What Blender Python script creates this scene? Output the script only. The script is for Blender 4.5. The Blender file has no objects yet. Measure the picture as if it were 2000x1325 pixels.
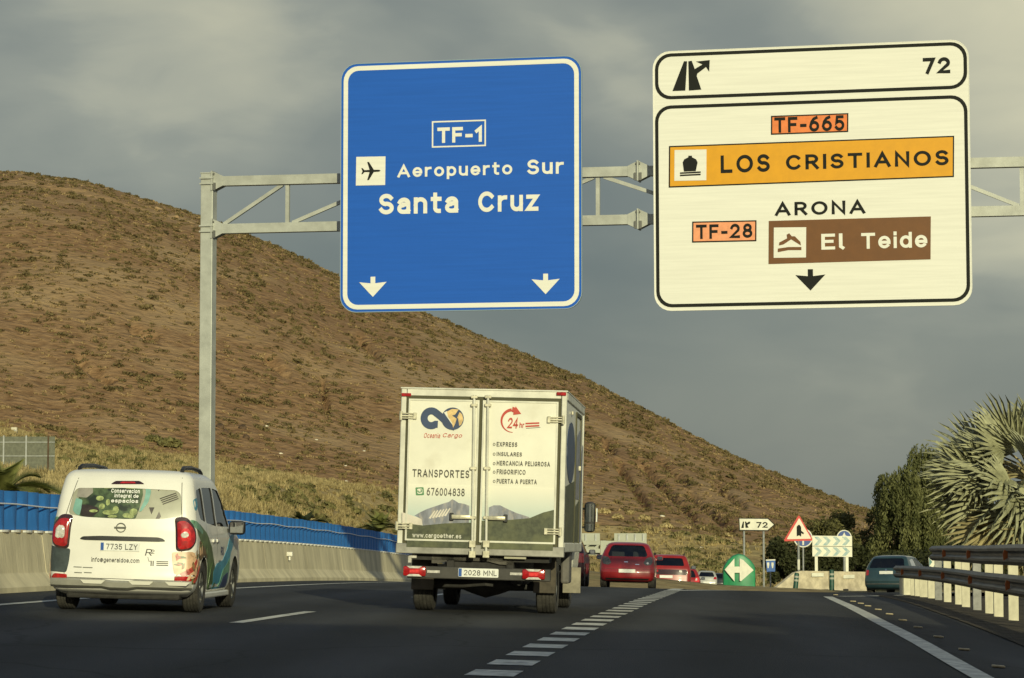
import bpy, bmesh, math, random
import numpy as np
from mathutils import Vector, Matrix
from mathutils.bvhtree import BVHTree
random.seed(7); rng = np.random.default_rng(7)
S = bpy.context.scene
COL = S.collection
R = math.radians

# ------------------------------------------------------------------ camera
FPX = 5136.0; CX, CY, HOR = 1000.0, 662.5, 1000.0        # focal length in px of the 2000 px wide photo
CAMZ = 1.15
PITCH = math.atan((HOR - CY) / FPX)
cam = bpy.data.cameras.new('camera'); cam_o = bpy.data.objects.new('camera', cam); COL.objects.link(cam_o)
cam.sensor_fit = 'HORIZONTAL'; cam.sensor_width = 36; cam.lens = FPX / 2000 * 36
cam.clip_start = 0.1; cam.clip_end = 9000
cam_o.location = (0, 0, CAMZ); cam_o.rotation_euler = (R(90) + PITCH, 0, 0)
S.camera = cam_o

# ------------------------------------------------------------------ sky, sun, exposure
SUN_AZ, SUN_EL = R(12), R(15)                             # behind the camera, a little to the right
sun_from = Vector((math.sin(SUN_AZ) * math.cos(SUN_EL), -math.cos(SUN_AZ) * math.cos(SUN_EL), math.sin(SUN_EL)))
W = bpy.data.worlds.new('World'); S.world = W; W.use_nodes = True
nt = W.node_tree; nt.nodes.clear()
def wn(t, **k):
    n = nt.nodes.new(t)
    for a, b in k.items(): setattr(n, a, b)
    return n
def lk(a, b): nt.links.new(a, b)
def wmath(op, a, b=None):
    n = wn('ShaderNodeMath', operation=op)
    for i, v in enumerate((a, b)):
        if v is None: continue
        if isinstance(v, (int, float)): n.inputs[i].default_value = v
        else: lk(v, n.inputs[i])
    return n.outputs[0]
sky = wn('ShaderNodeTexSky', sky_type='NISHITA'); sky.sun_disc = False
sky.sun_elevation = SUN_EL; sky.sun_rotation = math.pi - SUN_AZ
bg_sky = wn('ShaderNodeBackground'); bg_sky.inputs['Strength'].default_value = 0.11; lk(sky.outputs[0], bg_sky.inputs['Color'])
tc = wn('ShaderNodeTexCoord'); sep = wn('ShaderNodeSeparateXYZ'); lk(tc.outputs['Generated'], sep.inputs[0])
mp = wn('ShaderNodeMapping'); mp.inputs['Scale'].default_value = (1.0, 1.0, 2.3); lk(tc.outputs['Generated'], mp.inputs['Vector'])
n1 = wn('ShaderNodeTexNoise'); n1.inputs['Scale'].default_value = 5.5; n1.inputs['Detail'].default_value = 4; n1.inputs['Roughness'].default_value = 0.42
n1.inputs['Distortion'].default_value = 0.5; lk(mp.outputs[0], n1.inputs['Vector'])
n2 = wn('ShaderNodeTexNoise'); n2.inputs['Scale'].default_value = 17; n2.inputs['Detail'].default_value = 5; n2.inputs['Roughness'].default_value = 0.5
n2.inputs['Distortion'].default_value = 0.35; lk(mp.outputs[0], n2.inputs['Vector'])
# cloud thickness: denser towards the horizon, thin lit edges higher up
elev = wn('ShaderNodeMapRange'); lk(sep.outputs['Z'], elev.inputs['Value'])
elev.inputs['From Min'].default_value = -0.02; elev.inputs['From Max'].default_value = 0.26
elev.inputs['To Min'].default_value = 0.0; elev.inputs['To Max'].default_value = 0.37
mix1 = wmath('ADD', wmath('MULTIPLY', n1.outputs['Fac'], 1.05), wmath('MULTIPLY', n2.outputs['Fac'], 0.24))
# a brighter gap in the clouds on the right, high in the view
gap = wn('ShaderNodeVectorMath', operation='DOT_PRODUCT'); lk(tc.outputs['Generated'], gap.inputs[0])
gv = Vector((0.225, 0.95, 0.18)).normalized(); gap.inputs[1].default_value = gv
gapr = wn('ShaderNodeMapRange', interpolation_type='SMOOTHSTEP'); lk(gap.outputs['Value'], gapr.inputs['Value'])
gapr.inputs['From Min'].default_value = 0.989; gapr.inputs['From Max'].default_value = 1.0; gapr.inputs['To Max'].default_value = 0.42
bright = wmath('ADD', wmath('ADD', mix1, elev.outputs[0]), gapr.outputs[0])
ramp = wn('ShaderNodeValToRGB'); lk(bright, ramp.inputs['Fac'])
cr = ramp.color_ramp
pts = [(0.45, (0.120, 0.152, 0.158)), (0.66, (0.165, 0.194, 0.186)), (0.86, (0.225, 0.248, 0.222)), (1.0, (0.33, 0.345, 0.285))]
cr.elements[0].position = pts[0][0]; cr.elements[0].color = (*pts[0][1], 1)
cr.elements[1].position = pts[-1][0]; cr.elements[1].color = (*pts[-1][1], 1)
for p_, c_ in pts[1:-1]:
    e = cr.elements.new(p_); e.color = (*c_, 1)
hi = wn('ShaderNodeMapRange'); lk(bright, hi.inputs['Value']); hi.inputs['From Min'].default_value = 0.95; hi.inputs['From Max'].default_value = 1.35
mixc = wn('ShaderNodeMixRGB'); lk(hi.outputs[0], mixc.inputs['Fac']); lk(ramp.outputs[0], mixc.inputs[1]); mixc.inputs[2].default_value = (0.72, 0.68, 0.46, 1)
bg_cl = wn('ShaderNodeBackground'); lk(mixc.outputs[0], bg_cl.inputs['Color']); bg_cl.inputs['Strength'].default_value = 1.0
# the cloud deck breaks up towards the zenith
cover = wn('ShaderNodeMapRange', interpolation_type='SMOOTHSTEP'); lk(sep.outputs['Z'], cover.inputs['Value'])
cover.inputs['From Min'].default_value = 0.25; cover.inputs['From Max'].default_value = 0.6; cover.inputs['To Min'].default_value = 0.94; cover.inputs['To Max'].default_value = 0.12
mixw = wn('ShaderNodeMixShader'); lk(cover.outputs[0], mixw.inputs[0]); lk(bg_sky.outputs[0], mixw.inputs[1]); lk(bg_cl.outputs[0], mixw.inputs[2])
wo = wn('ShaderNodeOutputWorld'); lk(mixw.outputs[0], wo.inputs[0])
sl = bpy.data.lights.new('sun', 'SUN'); sl.energy = 3.45; sl.angle = R(0.6); sl.color = (1.0, 0.95, 0.60)
so = bpy.data.objects.new('sun', sl); COL.objects.link(so); so.rotation_euler = sun_from.to_track_quat('Z', 'Y').to_euler(); so.location = (30, -60, 40)
S.view_settings.view_transform = 'Standard'; S.view_settings.look = 'None'; S.view_settings.gamma = 1; S.view_settings.exposure = 0.0
S.view_settings.use_curve_mapping = False
S.cycles.max_bounces = 6; S.cycles.transparent_max_bounces = 12
try: S.cycles.use_denoising = True
except Exception: pass

# ------------------------------------------------------------------ pixel <-> place
def ray(px, py):
    x = (px - CX) / FPX; v = (CY - py) / FPX
    return Vector((x, math.cos(PITCH) - v * math.sin(PITCH), math.sin(PITCH) + v * math.cos(PITCH)))
def at_depth(px, py, y):
    r = ray(px, py); t = y / r.y
    return Vector((r.x * t, y, CAMZ + r.z * t))
def zat(py, y):
    return at_depth(1000, py, y).z
def xw(y):                                                # foot of the median barrier
    t = min(max(y - 46, 0), 16)
    return -7.2 + 0.098 * (y - 36.9) - (0.023 / 32) * t * t - 0.023 * max(y - 62, 0)
def heading(y): return 0.098 - 0.023 * min(max(y - 46, 0), 16) / 16
def surf(x, y):                                           # road surface: crest ahead, falls to the right
    d = min(x - xw(y), 12.4)
    yy = min(max(y, 0), 102)
    z = 0.267 - 1.912e-4 * yy * yy - 0.0265 * d
    if y > 102: z -= 0.039 * (min(y, 150) - 102)
    if y > 150: z -= 0.020 * (y - 150)
    dx = x - xw(y) - 12.4                                  # the verge dips towards the near guard rail
    if dx > 0 and y < 72: z -= 0.08 * min(dx, 3) * min((72 - y) / 27, 1.0)
    return z
def hit(px, py):                                          # pixel -> point on the road surface (near side of the crest)
    r = ray(px, py); y = 8.0
    while y < 140:
        t = y / r.y
        if CAMZ + r.z * t <= surf(r.x * t, y): break
        y += 0.05
    x = r.x * y / r.y
    return Vector((x, y, surf(x, y)))
def frame(x, y, h, dz=0.0):                               # placement matrix lying on the road, nose along the heading h
    f = Vector((math.sin(h), math.cos(h), 0)); s = Vector((math.cos(h), -math.sin(h), 0)); e = 0.5
    f.z = (surf(x + f.x * 2, y + f.y * 2) - surf(x, y)) / 2
    s.z = (surf(x + s.x * e, y + s.y * e) - surf(x - s.x * e, y - s.y * e)) / (2 * e)
    f.normalize(); s = (s - f * s.dot(f)).normalized(); u = s.cross(f)
    m = Matrix((s, f, u)).transposed().to_4x4(); m.translation = (x, y, surf(x, y) + dz)
    return m

# ------------------------------------------------------------------ materials
MATS = {}
def mat(name, col, rough=0.6, metal=0.0, var=0.0, vscale=6.0, col2=None, bump=0.0, bscale=30.0, coat=0.0, emit=None, estr=0.0,
        stretch=None, detail=4, trans=0.0, spec=0.5, sub=None, alt=None, bd=0.05):
    if name in MATS: return MATS[name]
    m = bpy.data.materials.new(name); m.use_nodes = True; t = m.node_tree; b = t.nodes['Principled BSDF']
    b.inputs['Base Color'].default_value = (*col, 1); b.inputs['Roughness'].default_value = rough; b.inputs['Metallic'].default_value = metal
    b.inputs['Specular IOR Level'].default_value = spec
    if coat: b.inputs['Coat Weight'].default_value = coat; b.inputs['Coat Roughness'].default_value = 0.06
    if emit: b.inputs['Emission Color'].default_value = (*emit, 1); b.inputs['Emission Strength'].default_value = estr
    if var or bump:
        c = t.nodes.new('ShaderNodeTexCoord'); mp_ = t.nodes.new('ShaderNodeMapping'); t.links.new(c.outputs['Object'], mp_.inputs['Vector'])
        if stretch: mp_.inputs['Scale'].default_value = stretch
    if var:
        n = t.nodes.new('ShaderNodeTexNoise'); n.inputs['Scale'].default_value = vscale; n.inputs['Detail'].default_value = detail; n.inputs['Roughness'].default_value = 0.62
        t.links.new(mp_.outputs[0], n.inputs['Vector'])
        c2 = col2 if col2 else tuple(v * (1 - var) for v in col); c1 = col if col2 else tuple(min(1, v * (1 + var * 0.5)) for v in col)
        r_ = t.nodes.new('ShaderNodeValToRGB'); r_.color_ramp.elements[0].position = 0.36; r_.color_ramp.elements[1].position = 0.64
        r_.color_ramp.elements[0].color = (*c2, 1); r_.color_ramp.elements[1].color = (*c1, 1)
        t.links.new(n.outputs['Fac'], r_.inputs['Fac']); out = r_.outputs[0]
        if alt:                                            # (colour, scale, threshold low, high): a third, larger-scale tone
            n3 = t.nodes.new('ShaderNodeTexNoise'); n3.inputs['Scale'].default_value = alt[1]; n3.inputs['Detail'].default_value = 5
            t.links.new(mp_.outputs[0], n3.inputs['Vector'])
            mr = t.nodes.new('ShaderNodeMapRange'); mr.inputs['From Min'].default_value = alt[2]; mr.inputs['From Max'].default_value = alt[3]
            t.links.new(n3.outputs['Fac'], mr.inputs['Value'])
            mx = t.nodes.new('ShaderNodeMixRGB'); t.links.new(mr.outputs[0], mx.inputs['Fac']); t.links.new(out, mx.inputs[1]); mx.inputs[2].default_value = (*alt[0], 1)
            out = mx.outputs[0]
        t.links.new(out, b.inputs['Base Color'])
    if bump:
        nb = t.nodes.new('ShaderNodeTexNoise'); nb.inputs['Scale'].default_value = bscale; nb.inputs['Detail'].default_value = 6
        t.links.new(mp_.outputs[0], nb.inputs['Vector'])
        bp = t.nodes.new('ShaderNodeBump'); bp.inputs['Strength'].default_value = bump; bp.inputs['Distance'].default_value = bd
        t.links.new(nb.outputs['Fac'], bp.inputs['Height']); t.links.new(bp.outputs[0], b.inputs['Normal'])
    if trans: b.inputs['Transmission Weight'].default_value = trans
    if sub:                                                # thin leaf: some light comes through
        tr = t.nodes.new('ShaderNodeBsdfTranslucent'); tr.inputs['Color'].default_value = (*sub, 1)
        mxs = t.nodes.new('ShaderNodeMixShader'); mxs.inputs[0].default_value = 0.3
        o_ = t.nodes['Material Output']; t.links.new(b.outputs[0], mxs.inputs[1]); t.links.new(tr.outputs[0], mxs.inputs[2]); t.links.new(mxs.outputs[0], o_.inputs[0])
    MATS[name] = m; return m
def glass_mat(name, tint, gloss=0.12):
    if name in MATS: return MATS[name]
    m = bpy.data.materials.new(name); m.use_nodes = True; t = m.node_tree; t.nodes.clear()
    o_ = t.nodes.new('ShaderNodeOutputMaterial'); tr = t.nodes.new('ShaderNodeBsdfTransparent'); tr.inputs[0].default_value = (*tint, 1)
    g = t.nodes.new('ShaderNodeBsdfGlossy'); g.inputs['Roughness'].default_value = 0.03; g.inputs[0].default_value = (0.9, 0.9, 0.9, 1)
    fr = t.nodes.new('ShaderNodeFresnel'); fr.inputs[0].default_value = 1.5
    ad = t.nodes.new('ShaderNodeMath'); ad.operation = 'MULTIPLY_ADD'; ad.inputs[1].default_value = 1.0; ad.inputs[2].default_value = gloss * 0.4
    t.links.new(fr.outputs[0], ad.inputs[0]); mx = t.nodes.new('ShaderNodeMixShader')
    t.links.new(ad.outputs[0], mx.inputs[0]); t.links.new(tr.outputs[0], mx.inputs[1]); t.links.new(g.outputs[0], mx.inputs[2]); t.links.new(mx.outputs[0], o_.inputs[0])
    MATS[name] = m; return m

M_steel = mat('galvanised_steel', (0.46, 0.47, 0.43), 0.5, 0.25, 0.16, 3.0, bump=0.05, bscale=40)
M_steel_d = mat('weathered_steel', (0.20, 0.20, 0.19), 0.5, 0.45, 0.3, 4.0, stretch=(1, 1, 4))
M_black = mat('black_rubber', (0.018, 0.018, 0.018), 0.75, 0, 0.3, 20, bump=0.1, bscale=80)
M_tyre = mat('dusty_tyre', (0.05, 0.046, 0.04), 0.85, 0, 0.5, 6, bump=0.25, bscale=60)
M_dark = mat('black_plastic', (0.02, 0.02, 0.021), 0.5, 0, 0.3, 10)
M_under = mat('underbody', (0.03, 0.028, 0.026), 0.8, 0, 0.4, 8)
M_rim = mat('alloy_rim', (0.22, 0.22, 0.21), 0.4, 0.8, 0.2, 8)
M_redlens = mat('red_lens', (0.42, 0.012, 0.014), 0.15, 0, 0.35, 16, coat=0.8)
M_redbright = mat('red_lens_inner', (0.75, 0.05, 0.05), 0.12, 0, 0.3, 30, coat=0.8)
M_clearlens = mat('clear_lens', (0.75, 0.72, 0.66), 0.08, 0.2, 0.3, 22, coat=1.0)
M_smoke = mat('smoked_lens', (0.04, 0.012, 0.012), 0.12, 0, 0.3, 20, coat=1.0)
M_orange = mat('orange_reflector', (0.46, 0.12, 0.03), 0.3, 0, 0.15, 10, coat=0.4)
M_plate = mat('plate_white', (0.78, 0.78, 0.74), 0.4, 0, 0.08, 12)
M_plateblue = mat('plate_blue', (0.02, 0.09, 0.35), 0.4)
M_ink = mat('plate_ink', (0.02, 0.02, 0.022), 0.5)
M_glass_d = glass_mat('dark_glass', (0.10, 0.11, 0.11))
M_glass = glass_mat('car_glass', (0.80, 0.85, 0.83))
M_mirror = mat('mirror_glass', (0.55, 0.58, 0.58), 0.05, 1.0)
M_seat = mat('seat_cloth', (0.03, 0.03, 0.032), 0.9)
M_chrome = mat('chrome', (0.7, 0.7, 0.68), 0.15, 1.0)

# ------------------------------------------------------------------ scene objects
def setp(o, parent=None, label=None, cat=None, group=None, kind=None):
    if parent is not None: o.parent = parent
    if label: o['label'] = label
    if cat: o['category'] = cat
    if group: o['group'] = group
    if kind: o['kind'] = kind
    return o
def thing(name, label, cat, m=None, group=None):
    o = bpy.data.objects.new(name, None); COL.objects.link(o); o.empty_display_size = 0.3
    if m is not None: o.matrix_world = m
    return setp(o, None, label, cat, group)
def link(name, me, parent=None, m=None, **k):
    o = bpy.data.objects.new(name, me); COL.objects.link(o)
    if m is not None: o.matrix_local = m
    return setp(o, parent, **k)
class MB:
    """collects faces; build() turns them into one mesh object"""
    def __init__(self): self.v = []; self.f = []; self.mi = []; self.cur = 0
    def add(self, vs, fs):
        b = len(self.v); self.v += [tuple(p) for p in vs]
        for f in fs: self.f.append(tuple(i + b for i in f)); self.mi.append(self.cur)
        return self
    def box(self, c, s, m=None, bev=0.0):
        hx, hy, hz = s[0] / 2, s[1] / 2, s[2] / 2; c = Vector(c)
        if bev <= 0:
            vs = [Vector((sx * hx, sy * hy, sz * hz)) for sz in (-1, 1) for sy in (-1, 1) for sx in (-1, 1)]
            fs = [(0, 2, 3, 1), (4, 5, 7, 6), (0, 1, 5, 4), (2, 6, 7, 3), (0, 4, 6, 2), (1, 3, 7, 5)]
        else:
            bm = bmesh.new(); bmesh.ops.create_cube(bm, size=1)
            for q in bm.verts: q.co = Vector((q.co.x * s[0], q.co.y * s[1], q.co.z * s[2]))
            bmesh.ops.bevel(bm, geom=list(bm.edges), offset=min(bev, min(s) * 0.45), segments=2, affect='EDGES', profile=0.5)
            bm.verts.index_update(); vs = [q.co.copy() for q in bm.verts]; fs = [[q.index for q in f.verts] for f in bm.faces]; bm.free()
        if m is not None: vs = [m @ q for q in vs]
        return self.add([q + c for q in vs], fs)
    def tube(self, pts, r, n=8, caps=True):
        pts = [Vector(p) for p in pts]; rs = r if isinstance(r, (list, tuple)) else [r] * len(pts)
        vs = []; fs = []
        prev = None
        for i, p in enumerate(pts):
            t = (pts[min(i + 1, len(pts) - 1)] - pts[max(i - 1, 0)]).normalized()
            if prev is None:
                a = t.orthogonal().normalized()
            else:
                a = (prev - t * prev.dot(t)).normalized()
            prev = a; b = t.cross(a)
            for k in range(n):
                q = 2 * math.pi * k / n; vs.append(p + (a * math.cos(q) + b * math.sin(q)) * rs[i])
        for i in range(len(pts) - 1):
            for k in range(n):
                k2 = (k + 1) % n; fs.append((i * n + k, i * n + k2, (i + 1) * n + k2, (i + 1) * n + k))
        if caps: fs.append(tuple(reversed(range(n)))); fs.append(tuple((len(pts) - 1) * n + k for k in range(n)))
        return self.add(vs, fs)
    def bar(self, a, b, w, h, up=(0, 0, 1)):               # rectangular bar from a to b
        a, b = Vector(a), Vector(b); t = (b - a).normalized(); u = Vector(up); s = t.cross(u).normalized(); u = s.cross(t)
        vs = []
        for p in (a, b):
            for i, j in ((-1, -1), (1, -1), (1, 1), (-1, 1)): vs.append(p + s * (w / 2 * i) + u * (h / 2 * j))
        return self.add(vs, [(3, 2, 1, 0), (4, 5, 6, 7), (0, 1, 5, 4), (1, 2, 6, 5), (2, 3, 7, 6), (3, 0, 4, 7)])
    def prism(self, poly, y0, y1):                          # polygon in (x, z), extruded along y from y0 (front) to y1
        n = len(poly); area = sum(poly[i][0] * poly[(i + 1) % n][1] - poly[(i + 1) % n][0] * poly[i][1] for i in range(n))
        if area < 0: poly = poly[::-1]
        vs = [(x, y0, z) for x, z in poly] + [(x, y1, z) for x, z in poly]
        fs = [tuple(range(n)), tuple(reversed(range(n, 2 * n)))] + [(i, i + n, (i + 1) % n + n, (i + 1) % n) for i in range(n)]
        return self.add(vs, fs)
    def ring(self, outer, inner, y0, y1):                   # frame between two outlines with equal vertex count
        n = len(outer)
        vs = [(x, y0, z) for x, z in outer] + [(x, y0, z) for x, z in inner] + [(x, y1, z) for x, z in outer] + [(x, y1, z) for x, z in inner]
        fs = []
        for i in range(n):
            j = (i + 1) % n
            fs += [(i, j, n + j, n + i), (i, 2 * n + i, 2 * n + j, j), (n + i, n + j, 3 * n + j, 3 * n + i)]
        return self.add(vs, fs)
    def lathe(self, prof, n=24, axis='x', c=(0, 0, 0)):     # prof: (axial, radius)
        vs = []; fs = []; m = len(prof); c = Vector(c)
        for k in range(n):
            q = 2 * math.pi * k / n
            for a, r in prof:
                p = (a, r * math.cos(q), r * math.sin(q)) if axis == 'x' else (r * math.cos(q), r * math.sin(q), a) if axis == 'z' else (r * math.cos(q), a, r * math.sin(q))
                vs.append(Vector(p) + c)
        for k in range(n):
            k2 = (k + 1) % n
            for i in range(m - 1): fs.append((k * m + i, k2 * m + i, k2 * m + i + 1, k * m + i + 1))
        return self.add(vs, fs)
    def mesh(self, name, mats, smooth=False):
        me = bpy.data.meshes.new(name); me.from_pydata(self.v, [], self.f)
        for m in (mats if isinstance(mats, (list, tuple)) else [mats]): me.materials.append(m)
        if any(self.mi): me.polygons.foreach_set('material_index', self.mi)
        me.validate()
        bm = bmesh.new(); bm.from_mesh(me); bmesh.ops.recalc_face_normals(bm, faces=bm.faces); bm.to_mesh(me); bm.free()
        if smooth:
            me.polygons.foreach_set('use_smooth', [True] * len(me.polygons))
            try: me.set_sharp_from_angle(angle=R(38))
            except Exception: pass
        me.update(); return me
    def build(self, name, mats, parent=None, smooth=False, m=None, **k):
        return link(name, self.mesh(name, mats, smooth), parent, m, **k)
def np_mesh(name, v, f, m):                                  # numpy verts (n,3), tri or quad faces
    me = bpy.data.meshes.new(name); v = np.asarray(v, np.float32); f = np.asarray(f, np.int32); k = f.shape[1]
    me.vertices.add(len(v)); me.vertices.foreach_set('co', v.ravel())
    me.loops.add(f.size); me.loops.foreach_set('vertex_index', f.ravel())
    me.polygons.add(len(f)); me.polygons.foreach_set('loop_start', np.arange(0, f.size, k, dtype=np.int32))
    try: me.polygons.foreach_set('loop_total', np.full(len(f), k, np.int32))
    except Exception: pass
    me.materials.append(m); me.update(calc_edges=True); me.validate(); return me
def rrect(x0, z0, x1, z1, r, n=7):
    out = []
    for cx, cz, a0 in ((x1 - r, z0 + r, -90), (x1 - r, z1 - r, 0), (x0 + r, z1 - r, 90), (x0 + r, z0 + r, 180)):
        for i in range(n): a = R(a0 + 90 * i / (n - 1)); out.append((cx + r * math.cos(a), cz + r * math.sin(a)))
    return out
def arc(cx, cz, r, a0, a1, n=20, rz=None):
    rz = rz or r
    return [(cx + r * math.cos(R(a0 + (a1 - a0) * i / (n - 1))), cz + rz * math.sin(R(a0 + (a1 - a0) * i / (n - 1)))) for i in range(n)]
def circ(cx, cz, r, n=28): return arc(cx, cz, r, 0, 360 - 360 / n, n)
def _arc(cx, cy, rx, ry, a0, a1, n=13): return [(cx + rx * math.cos(R(a0 + (a1 - a0) * i / (n - 1))), cy + ry * math.sin(R(a0 + (a1 - a0) * i / (n - 1)))) for i in range(n)]
def _el(cx, cy, rx, ry): return _arc(cx, cy, rx, ry, 90, 450, 25)
_x = 0.74
GL = {  # stroke lettering: glyph -> (advance width, strokes), cap height 1
 'A': (.78, [[(0, 0), (.39, 1), (.78, 0)], [(.14, .3), (.64, .3)]]), 'B': (.58, [[(0, 0), (0, 1), (.3, 1)] + _arc(.3, .77, .24, .23, 90, -90) + [(0, .54)], [(0, .54), (.3, .54)] + _arc(.3, .27, .28, .27, 90, -90) + [(0, 0)]]),
 'C': (.72, [_arc(.38, .5, .38, .5, 42, 318, 21)]), 'D': (.64, [[(0, 0), (0, 1), (.26, 1)] + _arc(.26, .5, .38, .5, 90, -90, 17) + [(0, 0)]]), 'E': (.54, [[(.54, 1), (0, 1), (0, 0), (.54, 0)], [(0, .52), (.46, .52)]]),
 'F': (.54, [[(0, 0), (0, 1), (.54, 1)], [(0, .5), (.46, .5)]]), 'G': (.74, [_arc(.38, .5, .38, .5, 42, 350, 21) + [(.74, .45), (.45, .45)]]), 'H': (.62, [[(0, 0), (0, 1)], [(.62, 0), (.62, 1)], [(0, .52), (.62, .52)]]),
 'I': (.0, [[(0, 0), (0, 1)]]), 'J': (.42, [[(.42, 1), (.42, .25)] + _arc(.2, .22, .22, .22, 0, -160)]), 'K': (.6, [[(0, 0), (0, 1)], [(.56, 1), (.02, .42)], [(.2, .58), (.6, 0)]]), 'L': (.52, [[(0, 1), (0, 0), (.52, 0)]]),
 'M': (.8, [[(0, 0), (0, 1), (.4, .3), (.8, 1), (.8, 0)]]), 'N': (.66, [[(0, 0), (0, 1), (.66, 0), (.66, 1)]]), 'O': (.82, [_el(.41, .5, .41, .5)]), 'P': (.56, [[(0, 0), (0, 1), (.3, 1)] + _arc(.3, .73, .26, .27, 90, -90) + [(0, .46)]]),
 'Q': (.82, [_el(.41, .5, .41, .5), [(.5, .25), (.8, -.04)]]), 'R': (.6, [[(0, 0), (0, 1), (.3, 1)] + _arc(.3, .73, .27, .27, 90, -90) + [(0, .46)], [(.3, .46), (.6, 0)]]),
 'S': (.58, [_arc(.29, .75, .27, .25, 28, 262, 15) + _arc(.29, .26, .29, .26, 90, -156, 17)]), 'T': (.66, [[(0, 1), (.66, 1)], [(.33, 1), (.33, 0)]]), 'U': (.6, [[(0, 1), (0, .3)] + _arc(.3, .3, .3, .3, 180, 360) + [(.6, 1)]]),
 'V': (.7, [[(0, 1), (.35, 0), (.7, 1)]]), 'W': (1.0, [[(0, 1), (.25, 0), (.5, .8), (.75, 0), (1, 1)]]), 'X': (.64, [[(0, 1), (.64, 0)], [(0, 0), (.64, 1)]]), 'Y': (.66, [[(0, 1), (.33, .48), (.66, 1)], [(.33, .48), (.33, 0)]]), 'Z': (.58, [[(0, 1), (.58, 1), (0, 0), (.58, 0)]]),
 '0': (.56, [_el(.28, .5, .28, .5)]), '1': (.26, [[(0, .76), (.26, 1), (.26, 0)]]), '2': (.58, [_arc(.29, .71, .28, .29, 165, -38, 15) + [(0, 0), (.58, 0)]]), '3': (.56, [_arc(.27, .77, .25, .23, 155, -90) + _arc(.27, .27, .29, .27, 90, -155)]),
 '4': (.62, [[(.45, 0), (.45, 1), (0, .27), (.62, .27)]]), '5': (.56, [[(.5, 1), (.1, 1), (.05, .54)] + _arc(.27, .32, .29, .32, 128, -150, 15)]), '6': (.58, [_el(.29, .31, .29, .31), [(.0, .33), (.08, .66), (.25, .9), (.46, 1)]]),
 '7': (.56, [[(0, 1), (.56, 1), (.19, 0)]]), '8': (.58, [_el(.29, .76, .24, .24), _el(.29, .26, .29, .26)]), '9': (.58, [_el(.29, .69, .29, .31), [(.58, .67), (.5, .34), (.33, .1), (.12, 0)]]),
 '-': (.3, [[(0, .4), (.3, .4)]]), '.': (.02, [[(0, -.01), (.02, -.01)]]), '/': (.3, [[(0, 0), (.3, 1)]]), '@': (.8, [_el(.4, .4, .16, .2), _arc(.4, .4, .4, .45, -40, 280, 17)]), ':': (.02, [[(0, .1), (.02, .1)], [(0, .5), (.02, .5)]]),
 'a': (.48, [_arc(.25, _x - .22, .23, .22, 160, 0) + [(.48, 0)], [(.48, _x - .29), (.22, _x - .29)] + _arc(.2, .2, .2, .2, 90, 270) + [(.34, 0), (.48, .1)]]),
 'b': (.54, [[(0, 0), (0, 1)], _el(.27, _x / 2, .27, _x / 2)]), 'c': (.5, [_arc(.28, _x / 2, .28, _x / 2, 45, 315, 17)]), 'd': (.54, [[(.54, 0), (.54, 1)], _el(.27, _x / 2, .27, _x / 2)]), 'e': (.56, [[(.06, _x / 2 - .01), (.50, _x / 2 - .01)], _arc(.28, _x / 2, .28, _x / 2, -8, 314, 21)]),
 'f': (.34, [_arc(.3, .8, .17, .2, 80, 180) + [(.13, 0)], [(0, _x), (.33, _x)]]), 'g': (.54, [_el(.27, _x / 2, .27, _x / 2), [(.54, _x), (.54, -.08)] + _arc(.28, -.1, .26, .2, 0, -150)]), 'h': (.5, [[(0, 0), (0, 1)], _arc(.25, _x - .27, .25, .27, 180, 0) + [(.5, 0)]]),
 'i': (.0, [[(0, 0), (0, _x - .08)], [(0, .99), (0, 1.06)]]), 'l': (.1, [[(0, 1), (0, .1), (.1, 0)]]), 'm': (.84, [[(0, 0), (0, _x)], _arc(.21, _x - .23, .21, .23, 180, 0) + [(.42, 0)], _arc(.63, _x - .23, .21, .23, 180, 0) + [(.84, 0)]]),
 'n': (.5, [[(0, 0), (0, _x)], _arc(.25, _x - .27, .25, .27, 180, 0) + [(.5, 0)]]), 'o': (.58, [_el(.29, _x / 2, .29, _x / 2)]), 'p': (.54, [[(0, -.3), (0, _x)], _el(.27, _x / 2, .27, _x / 2)]), 'r': (.32, [[(0, 0), (0, _x)], _arc(.3, _x - .32, .3, .32, 180, 85)]),
 's': (.44, [_arc(.22, _x - .18, .2, .18, 28, 262) + _arc(.22, .18, .22, .18, 90, -156)]), 't': (.36, [[(.13, 1), (.13, .18)] + _arc(.31, .18, .18, .18, 180, 275), [(0, _x), (.36, _x)]]), 'u': (.5, [[(0, _x), (0, .27)] + _arc(.25, .27, .25, .27, 180, 360), [(.5, _x), (.5, 0)]]),
 'v': (.5, [[(0, _x), (.25, 0), (.5, _x)]]), 'w': (.76, [[(0, _x), (.19, 0), (.38, _x), (.57, 0), (.76, _x)]]), 'x': (.46, [[(0, _x), (.46, 0)], [(0, 0), (.46, _x)]]), 'y': (.5, [[(0, _x), (.27, 0)], [(.5, _x), (.12, -.3)]]), 'z': (.48, [[(0, _x), (.48, _x), (0, 0), (.48, 0)]]),
}
TXT = {}
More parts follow.
